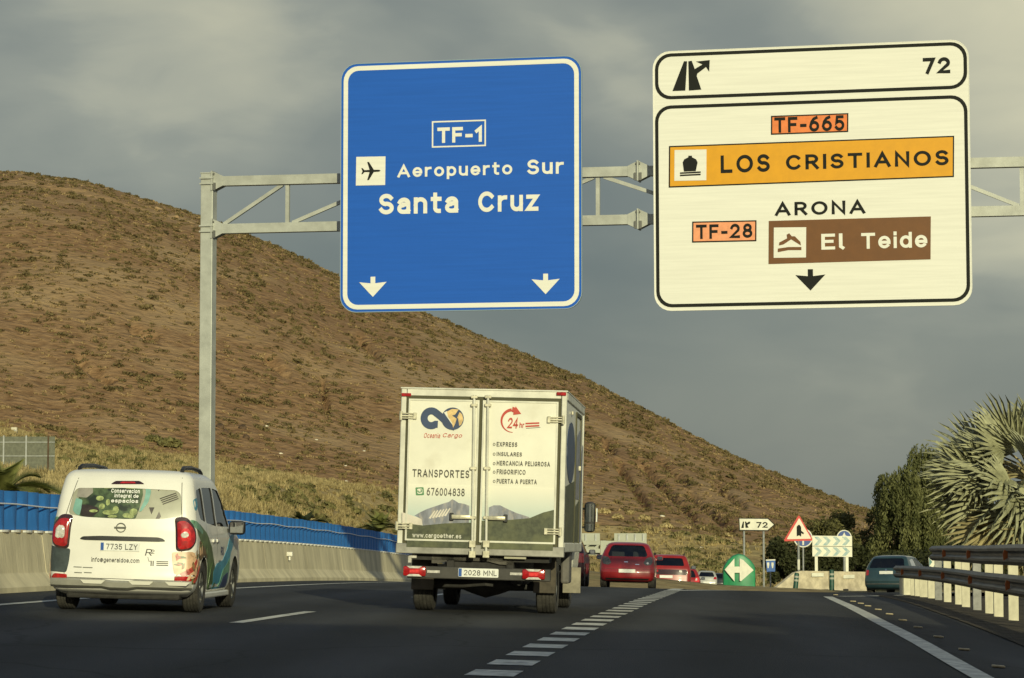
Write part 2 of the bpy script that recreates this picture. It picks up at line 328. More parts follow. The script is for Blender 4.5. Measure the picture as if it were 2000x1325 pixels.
def text_geo(s, wt, space, shear=0.0):
    key = (s, wt, space, shear)
    if key in TXT: return TXT[key]
    v = []; f = []; lay = []; x = 0.0; h = wt / 2; L = 0
    for ch in s:
        if ch == ' ': x += 0.42 * space; continue
        adv, st = GL[ch]
        for pl_ in st:
            closed = len(pl_) > 3 and abs(pl_[0][0] - pl_[-1][0]) + abs(pl_[0][1] - pl_[-1][1]) < 1e-6
            P = [Vector((x + h + a_, h + b_ * (1 - wt))) for a_, b_ in (pl_[:-1] if closed else pl_)]
            Q = [P[0]]
            for q in P[1:]:
                if (q - Q[-1]).length > 1e-4: Q.append(q)
            P = Q; n = len(P); b0 = len(v); L += 1
            for i, p in enumerate(P):
                d1 = (p - P[i - 1]).normalized() if (i or closed) else None; d2 = (P[(i + 1) % n] - p).normalized() if (i < n - 1 or closed) else None
                if d1 is None: d1 = d2
                if d2 is None: d2 = d1
                nn = Vector((-d1.y - d2.y, d1.x + d2.x))
                if nn.length < 1e-4: nn = Vector((-d1.y, d1.x))
                nn.normalize(); k = 1 / max(0.45, nn.dot(Vector((-d1.y, d1.x)))); e = Vector((0, 0))
                if not closed and i in (0, n - 1): e = (d1 if i else -d2) * h
                for sg in (1, -1):
                    q = p + e + nn * (h * k * sg); v.append((q.x + shear * q.y, q.y)); lay.append(L)
            for i in range(n if closed else n - 1): j = (i + 1) % n; f.append((b0 + 2 * i + 1, b0 + 2 * j + 1, b0 + 2 * j, b0 + 2 * i))
        x += adv + wt + 0.17 * space
    xs = [q[0] for q in v]; zs = [q[1] for q in v]; TXT[key] = (v, f, (min(xs), min(zs), max(xs), max(zs)), lay); return TXT[key]
def lettering(s, x0, z0, x1, z1, y, m, parent, bold=0.15, space=1.0, name='lettering', shear=0.0, thick=0.003, rot=0.0):
    """text fitted into the box (x0,z0)-(x1,z1) on the plane y, facing -y"""
    v, f, b, lay = text_geo(s, bold, space, shear); sx = (x1 - x0) / (b[2] - b[0]); sz = (z1 - z0) / (b[3] - b[1])
    P = [(x0 + (a - b[0]) * sx, z0 + (c - b[1]) * sz) for a, c in v]
    if rot:
        cx, cz = (x0 + x1) / 2, (z0 + z1) / 2; ca, sa = math.cos(rot), math.sin(rot)
        P = [(cx + (a - cx) * ca - (c - cz) * sa, cz + (a - cx) * sa + (c - cz) * ca) for a, c in P]
    me = bpy.data.meshes.new(name); me.from_pydata([(a, y - 0.0003 * (l_ % 7), c) for (a, c), l_ in zip(P, lay)], [], f); me.materials.append(m)
    o = link(name, me, parent); sd = o.modifiers.new('s', 'SOLIDIFY'); sd.thickness = thick; sd.offset = 0
    return o

# ================================================================== THE SETTING
def interp(x, xs, ys): return float(np.interp(x, xs, ys))
def sm(t): t = min(max(t, 0), 1); return t * t * (3 - 2 * t)
# silhouette of the volcanic hill (photo pixels), its foot and the apron below it
SIL_X = [-900, -400, -150, 0, 40, 150, 230, 300, 400, 480, 560, 650, 760, 850, 1000, 1140, 1250, 1400, 1520, 1600, 1660, 1760, 1900, 2400, 3200]
SIL_Y = [640, 430, 352, 337, 336, 352, 374, 398, 432, 462, 495, 540, 588, 622, 683, 742, 796, 872, 926, 960, 984, 1010, 1030, 1040, 1040]
FOOT_X = [-900, 0, 200, 420, 760, 1140, 1400, 1660, 2400]; FOOT_Y = [850, 838, 868, 905, 965, 1015, 1050, 1075, 1085]
AP_X = [-900, 0, 460, 770, 1000, 1140, 1400, 1660, 2400]; AP_Y = [985, 998, 1018, 1056, 1092, 1112, 1140, 1152, 1150]
Y_AP, Y_FOOT, Y_RIDGE = 105.0, 270.0, 430.0
def hnoise(x, y):
    from mathutils import noise as N
    return N.fractal(Vector((x * 0.02, y * 0.02, 3.1)), 0.9, 2.1, 5)
GULLY = [[(1205, 905), (1228, 935), (1262, 985)], [(1250, 905), (1300, 955)], [(1275, 930), (1330, 985), (1355, 1010)], [(1345, 965), (1390, 1000)], [(1370, 985), (1428, 1032)], [(1195, 880), (1180, 862)],
         [(627, 740), (632, 768), (640, 800)], [(150, 700), (215, 750)], [(255, 640), (300, 660)], [(520, 700), (560, 730)], [(880, 790), (930, 830)], [(1020, 800), (1060, 850)], [(700, 660), (740, 700)], [(1290, 900), (1340, 940)], [(1400, 950), (1450, 985)]]
def gully(px, py):
    d = 1e9
    for L in GULLY:
        for (x0, y0), (x1, y1) in zip(L, L[1:]):
            if min(x0, x1) - 20 < px < max(x0, x1) + 20 and min(y0, y1) - 20 < py < max(y0, y1) + 20:
                vx, vy = x1 - x0, y1 - y0; t = min(1, max(0, ((px - x0) * vx + (py - y0) * vy) / (vx * vx + vy * vy))); d = min(d, math.hypot(px - x0 - t * vx, py - y0 - t * vy))
    return math.exp(-(d / 5.5) ** 2) if d < 20 else 0.0
def terrain(px, y):
    x = (px - CX) / FPX * y
    za = zat(interp(px, AP_X, AP_Y), Y_AP); zf = zat(interp(px, FOOT_X, FOOT_Y), Y_FOOT); zr = zat(interp(px, SIL_X, SIL_Y), Y_RIDGE)
    if y <= Y_AP:
        d = x - xw(y)
        base = surf(max(min(x, xw(y) + 30), xw(y)), y) - 0.12
        if d < -1: base -= 0.9 * sm((-d - 1) / 3)
        z = base + (za - base) * sm((y - 80) / 25) if y > 80 else base
    elif y <= Y_FOOT:
        t = (y - Y_AP) / (Y_FOOT - Y_AP); z = za + (zf - za) * (0.55 * t + 0.45 * t * t)
        # a gentle cutting keeps the carriageway clear; it runs out where the road bends away
        dc = x - xw(y); out = max((-14 - dc) * 4.5, dc - 22, 0)
        cut = surf(min(max(x, xw(y)), xw(y) + 22), y) - 0.3 + 0.16 * out + 0.006 * max(0, y - 238) ** 2 
        z = min(z, cut)
    elif y <= Y_RIDGE:
        t = (y - Y_FOOT) / (Y_RIDGE - Y_FOOT); t2 = t * (1.22 - 0.22 * t); t2 = 0.5 * t2 + 0.5 * math.sin(t * math.pi / 2) ** 1.15
        z = zf + (zr - zf) * t2
    else:
        t = (y - Y_RIDGE) / 170; z = zr - (zr + 20) * sm(t * 0.8)
    if y > 110:
        k = min(1, (y - 110) / 60) * (0.35 + 0.65 * sm((y - 225) / 85))
        n = hnoise(x, y); ng = hnoise(x * 3 + 0.9 * y, y * 0.6)       # gullies running down the flank
        amp = 1.0 if y < Y_RIDGE - 30 else 0.45
        z += k * amp * (1.1 * n + 0.9 * min(ng, 0.12)) * max(sm((abs(x - xw(y) - 4) - 18) / 12), sm((y - 235) / 40))
    if 200 < y < Y_RIDGE and 100 < px < 1500: z -= 1.7 * gully(px, HOR - (z - CAMZ) / y * FPX)
    return x, z
def terr_hit(px, py):                                     # pixel -> point on the slope beyond the road
    y = 108.0
    while y < Y_RIDGE:
        x, z = terrain(px, y)
        if HOR - (z - CAMZ) / y * FPX <= py: break
        y += 1.0
    return Vector((x, y, z))
def grid_obj(name, cols, rows, fn, m, **k):
    v = []; nx = len(cols); ny = len(rows)
    for r_ in rows:
        for c in cols: v.append(fn(c, r_))
    idx = np.arange(nx * ny).reshape(ny, nx)
    f = np.stack([idx[:-1, :-1].ravel(), idx[:-1, 1:].ravel(), idx[1:, 1:].ravel(), idx[1:, :-1].ravel()], 1)
    me = np_mesh(name, v, f, m); me.polygons.foreach_set('use_smooth', np.ones(len(f), bool))
    return link(name, me, **k)

M_hill = mat('hill_earth', (0.340, 0.213, 0.112), 0.95, 0, 0.5, 0.9, col2=(0.200, 0.116, 0.057), bump=1.0, bscale=0.9, detail=10, spec=0.1, bd=0.55, stretch=(0.8, 1, 1.5),
             alt=((0.365, 0.25, 0.135), 0.06, 0.48, 0.68))
M_apron = mat('dry_apron', (0.44, 0.335, 0.165), 0.95, 0, 0.5, 0.8, col2=(0.26, 0.19, 0.092), bump=1.0, bscale=1.4, detail=9, spec=0.1, bd=0.25,
              alt=((0.21, 0.18, 0.085), 0.13, 0.5, 0.64))
M_ground = mat('far_ground', (0.16, 0.12, 0.07), 0.95, 0, 0.4, 0.05, spec=0.1)
M_asph = mat('asphalt', (0.042, 0.0425, 0.044), 0.82, 0, 0.3, 0.6, bump=0.4, bscale=70, spec=0.25, stretch=(1.6, 0.2, 1), detail=8,
             alt=((0.031, 0.032, 0.0345), 0.22, 0.45, 0.62))
def asphalt_wear():                                           # paler wheel tracks, an oily strip mid-lane, sealed cracks
    t = M_asph.node_tree; b = t.nodes['Principled BSDF']; src = b.inputs['Base Color'].links[0].from_socket
    at = t.nodes.new('ShaderNodeAttribute'); at.attribute_name = 'lane'
    def mth(op, *a):
        n = t.nodes.new('ShaderNodeMath'); n.operation = op
        for i, v in enumerate(a):
            if isinstance(v, (int, float)): n.inputs[i].default_value = v
            else: t.links.new(v, n.inputs[i])
        return n.outputs[0]
    nz = t.nodes.new('ShaderNodeTexNoise'); nz.inputs['Scale'].default_value = 0.35; nz.inputs['Detail'].default_value = 5; tc_ = t.nodes.new('ShaderNodeTexCoord'); t.links.new(tc_.outputs['Object'], nz.inputs['Vector'])
    w = mth('ADD', mth('MULTIPLY', at.outputs['Fac'], 2 * math.pi * 2), mth('MULTIPLY', nz.outputs['Fac'], 1.6)); s_ = mth('MULTIPLY', mth('COSINE', w), mth('MULTIPLY', nz.outputs['Fac'], 0.62))
    mx = t.nodes.new('ShaderNodeMixRGB'); mx.blend_type = 'MULTIPLY'; mx.inputs['Fac'].default_value = 1; t.links.new(src, mx.inputs[1])
    cb = t.nodes.new('ShaderNodeCombineXYZ'); f_ = mth('SUBTRACT', 1.0, s_)
    for i in range(3): t.links.new(f_, cb.inputs[i])
    t.links.new(cb.outputs[0], mx.inputs[2])
    vo = t.nodes.new('ShaderNodeTexVoronoi'); vo.feature = 'DISTANCE_TO_EDGE'; vo.inputs['Scale'].default_value = 0.16; mp_ = t.nodes.new('ShaderNodeMapping'); mp_.inputs['Scale'].default_value = (1, .45, 1)
    ad = t.nodes.new('ShaderNodeVectorMath'); ad.operation = 'ADD'; t.links.new(tc_.outputs['Object'], ad.inputs[0]); n3 = t.nodes.new('ShaderNodeTexNoise'); n3.inputs['Scale'].default_value = .8; n3.inputs['Detail'].default_value = 4; t.links.new(tc_.outputs['Object'], n3.inputs['Vector']); t.links.new(n3.outputs['Color'], ad.inputs[1])
    t.links.new(ad.outputs[0], mp_.inputs['Vector']); t.links.new(mp_.outputs[0], vo.inputs['Vector']); cr_ = t.nodes.new('ShaderNodeMapRange'); cr_.inputs['From Min'].default_value = .0; cr_.inputs['From Max'].default_value = .006; cr_.inputs['To Min'].default_value = .45; t.links.new(vo.outputs['Distance'], cr_.inputs['Value'])
    m2 = t.nodes.new('ShaderNodeMixRGB'); m2.blend_type = 'MULTIPLY'; m2.inputs['Fac'].default_value = 1; t.links.new(mx.outputs[0], m2.inputs[1]); c2 = t.nodes.new('ShaderNodeCombineXYZ')
    for i in range(3): t.links.new(cr_.outputs[0], c2.inputs[i])
    t.links.new(c2.outputs[0], m2.inputs[2]); t.links.new(m2.outputs[0], b.inputs['Base Color'])
asphalt_wear()
M_verge = mat('gravel_verge', (0.105, 0.088, 0.066), 0.95, 0, 0.45, 3.0, bump=0.8, bscale=25, spec=0.15, detail=8)
M_white = mat('road_paint', (0.66, 0.64, 0.55), 0.65, 0, 0.35, 5.0, detail=8, alt=((0.25, 0.24, 0.22), 9.0, 0.56, 0.72))

cols = list(np.arange(-900, -60, 24.0)) + list(np.arange(-60, 1720, 6.0)) + list(np.arange(1720, 2500, 20.0))
rows_h = list(np.linspace(Y_FOOT, Y_RIDGE, 120)) + list(np.linspace(Y_RIDGE, 620, 16))[1:]
grid_obj('hill', cols, rows_h, lambda c, y: (lambda q: (q[0], y, q[1]))(terrain(c, y)), M_hill, kind='structure')
rows_a = list(np.linspace(16, 80, 22)) + list(np.linspace(80, Y_FOOT, 90))[1:]
grid_obj('hillside_apron', cols, rows_a, lambda c, y: (lambda q: (q[0], y, q[1] - (0.05 if y > Y_FOOT - 1 else 0)))(terrain(c, y)), M_apron, kind='structure')
g = MB(); g.add([(-4000, -600, -14), (4000, -600, -14), (4000, 6000, -14), (-4000, 6000, -14)], [(0, 1, 2, 3)])
g.build('ground', M_ground, kind='structure')
g = grid_obj('near_ground', list(np.linspace(-120, 160, 36)), list(np.linspace(-160, 40, 41)),
             lambda x, y: (x, y, surf(min(max(x, xw(y)), xw(y) + 60), y) - 0.2 - 0.9 * sm((xw(y) - x - 1) / 3)), M_verge, kind='structure')

# road sheet, d measured from the barrier foot; widens into the exit slip road beyond the guard rail
def edge_r(y): return 14.0 + 16.0 * sm((y - 64) / 30)
yr = list(np.arange(-150, 246, 2.0))
grid_obj('road', list(np.linspace(0, 1, 25)), yr, lambda t, y: (lambda x: (x, y, surf(x, y)))(xw(y) - 0.25 + t * (edge_r(y) + 0.25)), M_asph, kind='structure')
road = bpy.data.objects['road']
la = road.data.attributes.new('lane', 'FLOAT', 'POINT'); la.data.foreach_set('value', [((v.co.x - xw(v.co.y)) - 1.55) / 3.65 for v in road.data.vertices])
grid_obj('verge', list(np.linspace(0, 1, 7)), list(np.arange(-60, 66, 2.0)),
         lambda t, y: (lambda x: (x, y, surf(x, y) + 0.012 + 0.05 * t))(xw(y) + 13.55 + t * 14), M_verge, kind='structure')

def strip(name, pts, w, up=0.005):                            # painted line along pixel-derived ground points
    v = []; f = []
    for i, p in enumerate(pts):
        a = pts[max(i - 1, 0)]; b = pts[min(i + 1, len(pts) - 1)]
        t = Vector((b.x - a.x, b.y - a.y, 0)).normalized(); n = Vector((t.y, -t.x, 0))
        ww = w if not isinstance(w, (list, tuple)) else w[i]
        for s in (-1, 1):
            q = p + n * (ww / 2 * s); v.append((q.x, q.y, surf(q.x, q.y) + up))
    for i in range(len(pts) - 1): f.append((2 * i, 2 * i + 1, 2 * i + 3, 2 * i + 2))
    me = bpy.data.meshes.new(name); me.from_pydata(v, [], f); me.materials.append(M_white); me.update()
    return link(name, me, road)
def dline(d, y0, y1, st=1.5):
    n = max(2, int((y1 - y0) / st)); return [Vector((xw(y) + d, y, 0)) for y in np.linspace(y0, y1, n)]
# left edge line, centre dashes, wide exit dashes, right edge line
strip('edge_line', dline(1.55, -40, 240, 2.0), 0.16)
a, b = hit(460, 1217.5), hit(607, 1195.5)
dd = ((a.x - xw(a.y)) + (b.x - xw(b.y))) / 2; ln = b.y - a.y
for k in range(-4, 16):
    y0 = a.y + k * 14.0; strip('lane_dash', dline(dd, y0, y0 + ln), 0.15)
ex = [hit(*q) for q in ((955, 1322), (1168, 1212), (1215, 1192), (1248, 1178), (1269, 1170))]
ey = [q.y for q in ex]; ed = [q.x - xw(q.y) for q in ex]
y = ex[0].y - 8 * 1.55
while y < 62:
    d_ = interp(y + 0.4, ey, ed); strip('exit_dash', dline(d_, y, y + 0.78), 0.36); y += 1.55
strip('gore_line', [Vector((xw(y) + interp(y, ey, ed) + 0.12 * max(0, y - 62) ** 1.02, y, 0)) for y in np.linspace(62, 125, 30)], [0.36 + 0.012 * k for k in range(30)])
strip('gore_line', [Vector((xw(y) + interp(y, ey, ed), y, 0)) for y in np.linspace(62, 240, 50)], 0.3, 0.009)
sp = [hit(*q) for q in ((1930, 1331), (1880, 1303), (1840, 1280), (1800, 1257), (1760, 1236), (1722, 1217), (1690, 1200), (1660, 1185), (1635, 1174), (1617, 1166))]
pre = [sp[0] + (sp[0] - sp[1]).normalized() * k for k in (18, 12, 6, 2)]
strip('edge_line', pre + sp, 0.2)
tip = sp[-1]
strip('edge_line', [tip + Vector((0.4 + 1.1 * k, 1.2 + 3.4 * k, 0)) for k in range(8)], 0.2, 0.008)

M_stud = mat('road_stud', (0.40, 0.33, 0.20), 0.5, 0, 0.3, 20)
for px, py in ((1950, 1305), (1883, 1271), (1833, 1246), (1793, 1227), (1763, 1213), (1737, 1201), (1715, 1192), (1695, 1185), (1681, 1180), (1666, 1176), (1632, 1163)):
    p = hit(px, py); m = MB(); m.box((0, 0, 0.008), (0.11, 0.1, 0.02), bev=0.008)
    m.box((0, -0.046, 0.01), (0.09, 0.02, 0.01))
    m.build('road_stud', M_stud, None, m=frame(p.x, p.y, 0.09, 0.004), label='small yellowish raised road stud beside the solid right edge line', cat='road stud', group='road studs along the right edge line')

# ------------------------------------------------------------------ concrete barrier with blue screen
M_conc = mat('barrier_concrete', (0.70, 0.62, 0.42), 0.9, 0, 0.22, 1.6, bump=0.25, bscale=14, stretch=(1, 1, 0.32), detail=8, spec=0.2,
             alt=((0.50, 0.44, 0.30), 2.2, 0.60, 0.80))
M_blue = mat('blue_screen', (0.035, 0.185, 0.54), 0.55, 0, 0.28, 2.5, stretch=(1, 1, 0.4), detail=6, spec=0.3, alt=((0.024, 0.12, 0.36), 1.8, 0.55, 0.75))
M_cable = mat('white_cable', (0.75, 0.76, 0.78), 0.5)
WALLH = 0.87
bar = thing('concrete_barrier', 'long beige concrete median barrier below the blue screen', 'barrier', Matrix.Translation((xw(37), 37, surf(xw(37), 37))))
binv = bar.matrix_world.inverted()
prof = [(0.0, -0.15), (0.0, 0.08), (-0.16, 0.28), (-0.24, WALLH), (-0.44, WALLH), (-0.55, 0.28), (-0.7, 0.08), (-0.7, -0.15)]
def wall_pt(y, dx, dz): x = xw(y); return Vector((x + dx, y, surf(x, y) + dz))
y = 4.0
while y < 196:
    L = 6.0; ys_ = np.linspace(y + 0.012, y + L - 0.012, 4); m = MB(); v = []
    for yy in ys_:
        for a_, b_ in prof: v.append(binv @ wall_pt(yy, a_, b_ + 0.006 * math.sin(yy * 3.1)))
    n = len(prof); f = [tuple(range(n)), tuple(reversed([3 * n + i for i in range(n)]))]
    for i in range(3):
        for j in range(n): f.append((i * n + j, i * n + (j + 1) % n, (i + 1) * n + (j + 1) % n, (i + 1) * n + j))
    m.add(v, f).build('barrier_segment', M_conc, bar); y += L
M_crack = mat('crack_shadow', (0.08, 0.07, 0.06), 0.95)
for yy in (37.2, 49.0, 61.0):                                # reflectors bracketed to the barrier face
    p = binv @ wall_pt(yy, -0.14, 0.62); m = MB(); m.box(p + Vector((0, 0, 0)), (0.14, 0.16, 0.1), bev=0.015); m.box(p + Vector((0.0, 0, -0.09)), (0.04, 0.05, 0.1))
    m.build('reflector', mat('reflector_white', (0.72, 0.7, 0.62), 0.4, 0, 0.2, 9), bar)
scr = thing('glare_screen', 'blue corrugated plastic anti-glare screen standing on the concrete barrier', 'screen', bar.matrix_world.copy())
SH = 0.57; NS = 9
sv = []; sf = []
for i in range(NS):
    t = i / (NS - 1); u = (t - 0.5) * 0.63; bu = 0.085 * math.cos((t - 0.5) * math.pi) - 0.02
    for zz in (0.0, SH): sv.append((bu, u, zz))
for i in range(NS - 1): sf.append((2 * i, 2 * i + 2, 2 * i + 3, 2 * i + 1))
slat_me = bpy.data.meshes.new('slat'); slat_me.from_pydata(sv, [], sf); slat_me.materials.append(M_blue); slat_me.polygons.foreach_set('use_smooth', [True] * len(sf)); slat_me.update()
lit_top_mb = MB(); lit_top_mb.add([(0.07 * math.cos(a_) , 0.2 * math.sin(a_), zz) for zz in (0.0, 0.03) for a_ in np.linspace(-math.pi / 2, math.pi / 2, 7)],
                      [tuple(range(7)), tuple(range(7, 14))] + [(i, i + 1, i + 8, i + 7) for i in range(6)])
lit_top_me = lit_top_mb.mesh('lit_top', mat('lit_top_pale', (0.72, 0.71, 0.66), 0.6, 0, 0.2, 8))  # pale crescents painted in for the sunlit wall top under the slats
cab = []
y = 12.3; k = 0
while y < 190:
    h = heading(y); p = wall_pt(y, -0.34, WALLH + 0.035 + 0.006 * math.sin(k * 1.7))
    sl_ = -2 * 1.912e-4 * min(y, 102)
    m = Matrix.Translation(p) @ Matrix.Rotation(-h, 4, 'Z') @ Matrix.Rotation(sl_, 4, 'X') @ Matrix.Rotation(0.02 * math.sin(k * 2.3), 4, 'Y')
    o = link('slat', slat_me, scr); o.matrix_local = binv @ m
    if y < 110:
        o = link('lit_top', lit_top_me, scr); o.matrix_local = binv @ (Matrix.Translation(wall_pt(y, -0.27, WALLH + 0.002)) @ Matrix.Rotation(-h, 4, 'Z'))
    cab.append(binv @ wall_pt(y, -0.262, WALLH + 0.40 + 0.012 * math.sin(k * 0.9))); y += 0.6; k += 1
m = MB(); m.tube(cab, 0.0125, 6); m.build('cable', M_cable, scr)

# ------------------------------------------------------------------ guard rail on the right
GD = 14.45
M_rail = mat('guard_rail_steel', (0.17, 0.165, 0.15), 0.5, 0.5, 0.35, 3.0, stretch=(1, 0.3, 3), bump=0.05, bscale=30)
M_post = mat('pale_post', (0.62, 0.58, 0.43), 0.65, 0.0, 0.22, 5.0, stretch=(1, 1, 0.5))
M_post_shade = mat('shaded_post', (0.26, 0.26, 0.25), 0.6, 0.3, 0.3, 5.0)  # darker copy of the post colour, painting some posts as shaded
def gpt(y, dx, dz): x = xw(y) + GD; return Vector((x + dx, y, surf(x, y) + dz))
rail = thing('guard_rail', 'double height steel guard rail on pale posts along the slip road', 'guard rail', Matrix.Translation(gpt(50, 0, 0)))
ginv = rail.matrix_world.inverted()
wprof = [(-0.02, 0.155), (-0.05, 0.13), (-0.085, 0.10), (-0.085, 0.06), (-0.02, 0.02), (-0.02, -0.02), (-0.085, -0.06), (-0.085, -0.10), (-0.05, -0.13), (-0.02, -0.155)]
def rail_beam(y0, y1, zc, k=1.0):
    ys_ = np.linspace(y0, y1, int((y1 - y0) / 1.0) + 1); v = []; f = []; n = len(wprof)
    for yy in ys_:
        for a_, b_ in wprof: v.append(ginv @ gpt(yy, a_, zc + b_ * k))
    for i in range(len(ys_) - 1):
        for j in range(n - 1): f.append((i * n + j, (i + 1) * n + j, (i + 1) * n + j + 1, i * n + j + 1))
    m = MB(); m.add(v, f); o = m.build('rail', M_rail, rail, smooth=False); s_ = o.modifiers.new('s', 'SOLIDIFY'); s_.thickness = 0.006
    return o
rail_beam(28, 69, 0.58); rail_beam(28, 57.5, 1.03, 1.02)
pm = MB(); pm.box((0, 0, 0.57), (0.155, 0.06, 1.2), bev=0.008); post_me = pm.mesh('post', M_post); post_me2 = post_me.copy(); post_me2.materials[0] = M_post_shade
pm = MB(); pm.box((0, 0, 0.33), (0.19, 0.06, 0.74), bev=0.008); post_low = pm.mesh('post', M_post)
y = 68.0; k = 0
while y > 34:
    me = post_low if y > 57.5 else (post_me2 if k % 4 == 2 else post_me)
    o = link('post', me, rail); o.matrix_local = ginv @ (Matrix.Translation(gpt(y, 0.1 + 0.03 * math.sin(k * 4.1), 0)) @ Matrix.Rotation(-0.06 + 0.1 * math.sin(k * 2.7), 4, 'Z')); y -= 2.35 if y < 60 else 1.7; k += 1
rm = MB(); rm.prism([(-0.03, -0.085), (0.035, -0.045), (0.035, 0.06), (-0.02, 0.075), (-0.04, 0.02)], -0.012, 0.012); ref_me = rm.mesh('reflector', M_orange)
for px, zc in ((1763, .58), (1798, .58), (1843, .58), (1897, .58), (1970, .58), (1846, 1.03), (1894, 1.03), (1967, 1.03)):
    best = min(np.arange(36, 72, 0.1), key=lambda q: abs(CX + FPX * (xw(q) + GD - 0.05) / q - px))
    o = link('reflector', ref_me, rail); o.matrix_local = ginv @ Matrix.Translation(gpt(best, -0.10, zc))

# ------------------------------------------------------------------ unseen overpass added behind the camera to shade the near road
M_deck = mat('shade_overpass_concrete', (0.36, 0.34, 0.30), 0.9, 0, 0.25, 0.6, bump=0.2, bscale=8)
ov = thing('shade_overpass', 'added unseen concrete overpass that shades the near road', 'shade caster', Matrix.Translation((-4, -10.5, 0)) @ Matrix.Rotation(0.10, 4, 'Z'))
m = MB(); m.box((0, 0, 7.6), (90, 9, 0.9), bev=0.05); m.build('deck', M_deck, ov)
for s in (-1, 1):
    m = MB(); m.box((0, s * 4.35, 8.55), (90, 0.3, 1.0), bev=0.03); m.build('parapet', M_deck, ov)
for px_ in (-10.6, 21.5):
    m = MB(); m.lathe([(-1.2, 0), (-1.2, 0.55), (7.2, 0.55), (7.2, 0)], 16, 'z', (px_, 0, 0)); m.build('pier', M_deck, ov, smooth=True)

# ================================================================== GANTRY AND ITS TWO SIGNS
GY = R(12); GU = Vector((math.cos(GY), -math.sin(GY), 0)); GN = Vector((math.sin(GY), math.cos(GY), 0))     # GN points away from the viewer
GP = at_depth(900, 400, 54.0)
def on_gantry(px, py, off=0.0):
    r = ray(px, py); o = Vector((0, 0, CAMZ)); t = (GP + GN * off - o).dot(GN) / r.dot(GN); return o + r * t
post_foot = on_gantry(404, 900, 0.55); post_foot.z = surf(xw(post_foot.y), post_foot.y) - 0.6
gan = thing('sign_gantry', 'grey steel truss gantry carrying the overhead signs across the motorway', 'gantry',
            Matrix.Translation(post_foot) @ Matrix.Rotation(-GY, 4, 'Z'))
ganI = gan.matrix_world.inverted()
def G(px, py, off=0.55): return ganI @ on_gantry(px, py, off)
M_bolt = mat('bolt_steel', (0.16, 0.16, 0.15), 0.5, 0.5)
p_top = G(404, 341)
m = MB(); m.box((0, 0, p_top.z / 2), (0.27, 0.30, p_top.z), bev=0.012); m.box((0, 0, p_top.z + 0.012), (0.29, 0.32, 0.024)); m.build('post', M_steel, gan)
m = MB(); m.box((0, 0, 0.3), (0.7, 0.7, 0.5), bev=0.02); m.build('post_base', M_conc, gan)
# right-hand post beyond the frame
pr = G(2330, 330); m = MB(); m.box((pr.x, 0, pr.z / 2 - 0.6), (0.3, 0.30, pr.z + 1.6), bev=0.012); m.build('post', M_steel, gan)
def chord(py0, py1):
    a = G(428, py0); b = G(2000, py1); b2 = a + (b - a) * ((pr.x - a.x) / (b.x - a.x))
    m = MB(); m.bar(a, b2, 0.2, 0.2); m.build('chord', M_steel, gan); return a, b
t0, t1 = chord(355, 317); l0, l1 = chord(448, 412)
def on_ch(c0, c1, px):
    q = G(px, 380); s_ = (q.x - c0.x) / (c1.x - c0.x); return c0 + (c1 - c0) * s_
for px in (562, 760, 965, 1168, 1400, 1600, 1800, 1996, 2200):
    a, b = on_ch(t0, t1, px), on_ch(l0, l1, px); m = MB(); m.bar(a - Vector((0, 0, .09)), b + Vector((0, 0, .09)), 0.08, 0.08, (0, 1, 0)); m.build('vertical', M_steel, gan)
for p0, p1, up in ((438, 552, 1), (572, 755, 1), (770, 960, 1), (975, 1160, 1), (1395, 1180, 1), (1590, 1410, 1), (1790, 1610, 1), (1810, 1990, -1), (2190, 2006, 1)):
    a = on_ch(l0, l1, p0) if up > 0 else on_ch(t0, t1, p0); b = on_ch(t0, t1, p1) if up > 0 else on_ch(l0, l1, p1)
    s_ = Vector((0, 0, 0.1 * up)); m = MB(); m.bar(a + s_, b - s_, 0.075, 0.075, (0, 1, 0)); m.build('diagonal', M_steel, gan)
# flange plates with gussets where the chords meet the post and where two lengths are spliced
def flange(c, w):
    par = MB(); par.box(c, (0.035, 0.36, 0.42)); fl = par.build('flange', M_steel, gan)
    for sx in w:
        for yz in (-0.1, 0, 0.1):
            q = MB(); q.add([c + Vector((sx * 0.02, yz - 0.008 + e_, z_)) if i_ < 1 else c + Vector((sx * 0.22, yz - 0.008 + e_, z_)) for e_ in (0, 0.016) for i_, z_ in ((0, 0.2), (1, 0.105), (1, -0.105), (0, -0.2))],
                  [(0, 1, 2, 3), (7, 6, 5, 4), (0, 4, 5, 1), (1, 5, 6, 2), (2, 6, 7, 3), (3, 7, 4, 0)])
            q.build('gusset', M_steel, fl)
        q = MB(); q.box(c + Vector((sx * 0.05, -0.13, -0.12)), (0.05, 0.05, 0.16)); q.box(c + Vector((sx * 0.03, -0.12, 0.15)), (0.03, 0.05, 0.04)); q.build('bolt', M_bolt, fl)
for c0, c1 in ((t0, t1), (l0, l1)):
    flange(on_ch(c0, c1, 418), (1,)); flange(on_ch(c0, c1, 1248), (-1, 1))
    q = on_ch(c0, c1, 408); mm = MB(); mm.box((0, -0.17, q.z + 0.06), (0.3, 0.05, 0.03)); mm.box((0, -0.17, q.z - 0.06), (0.3, 0.05, 0.03)); mm.build('collar', M_steel, gan)

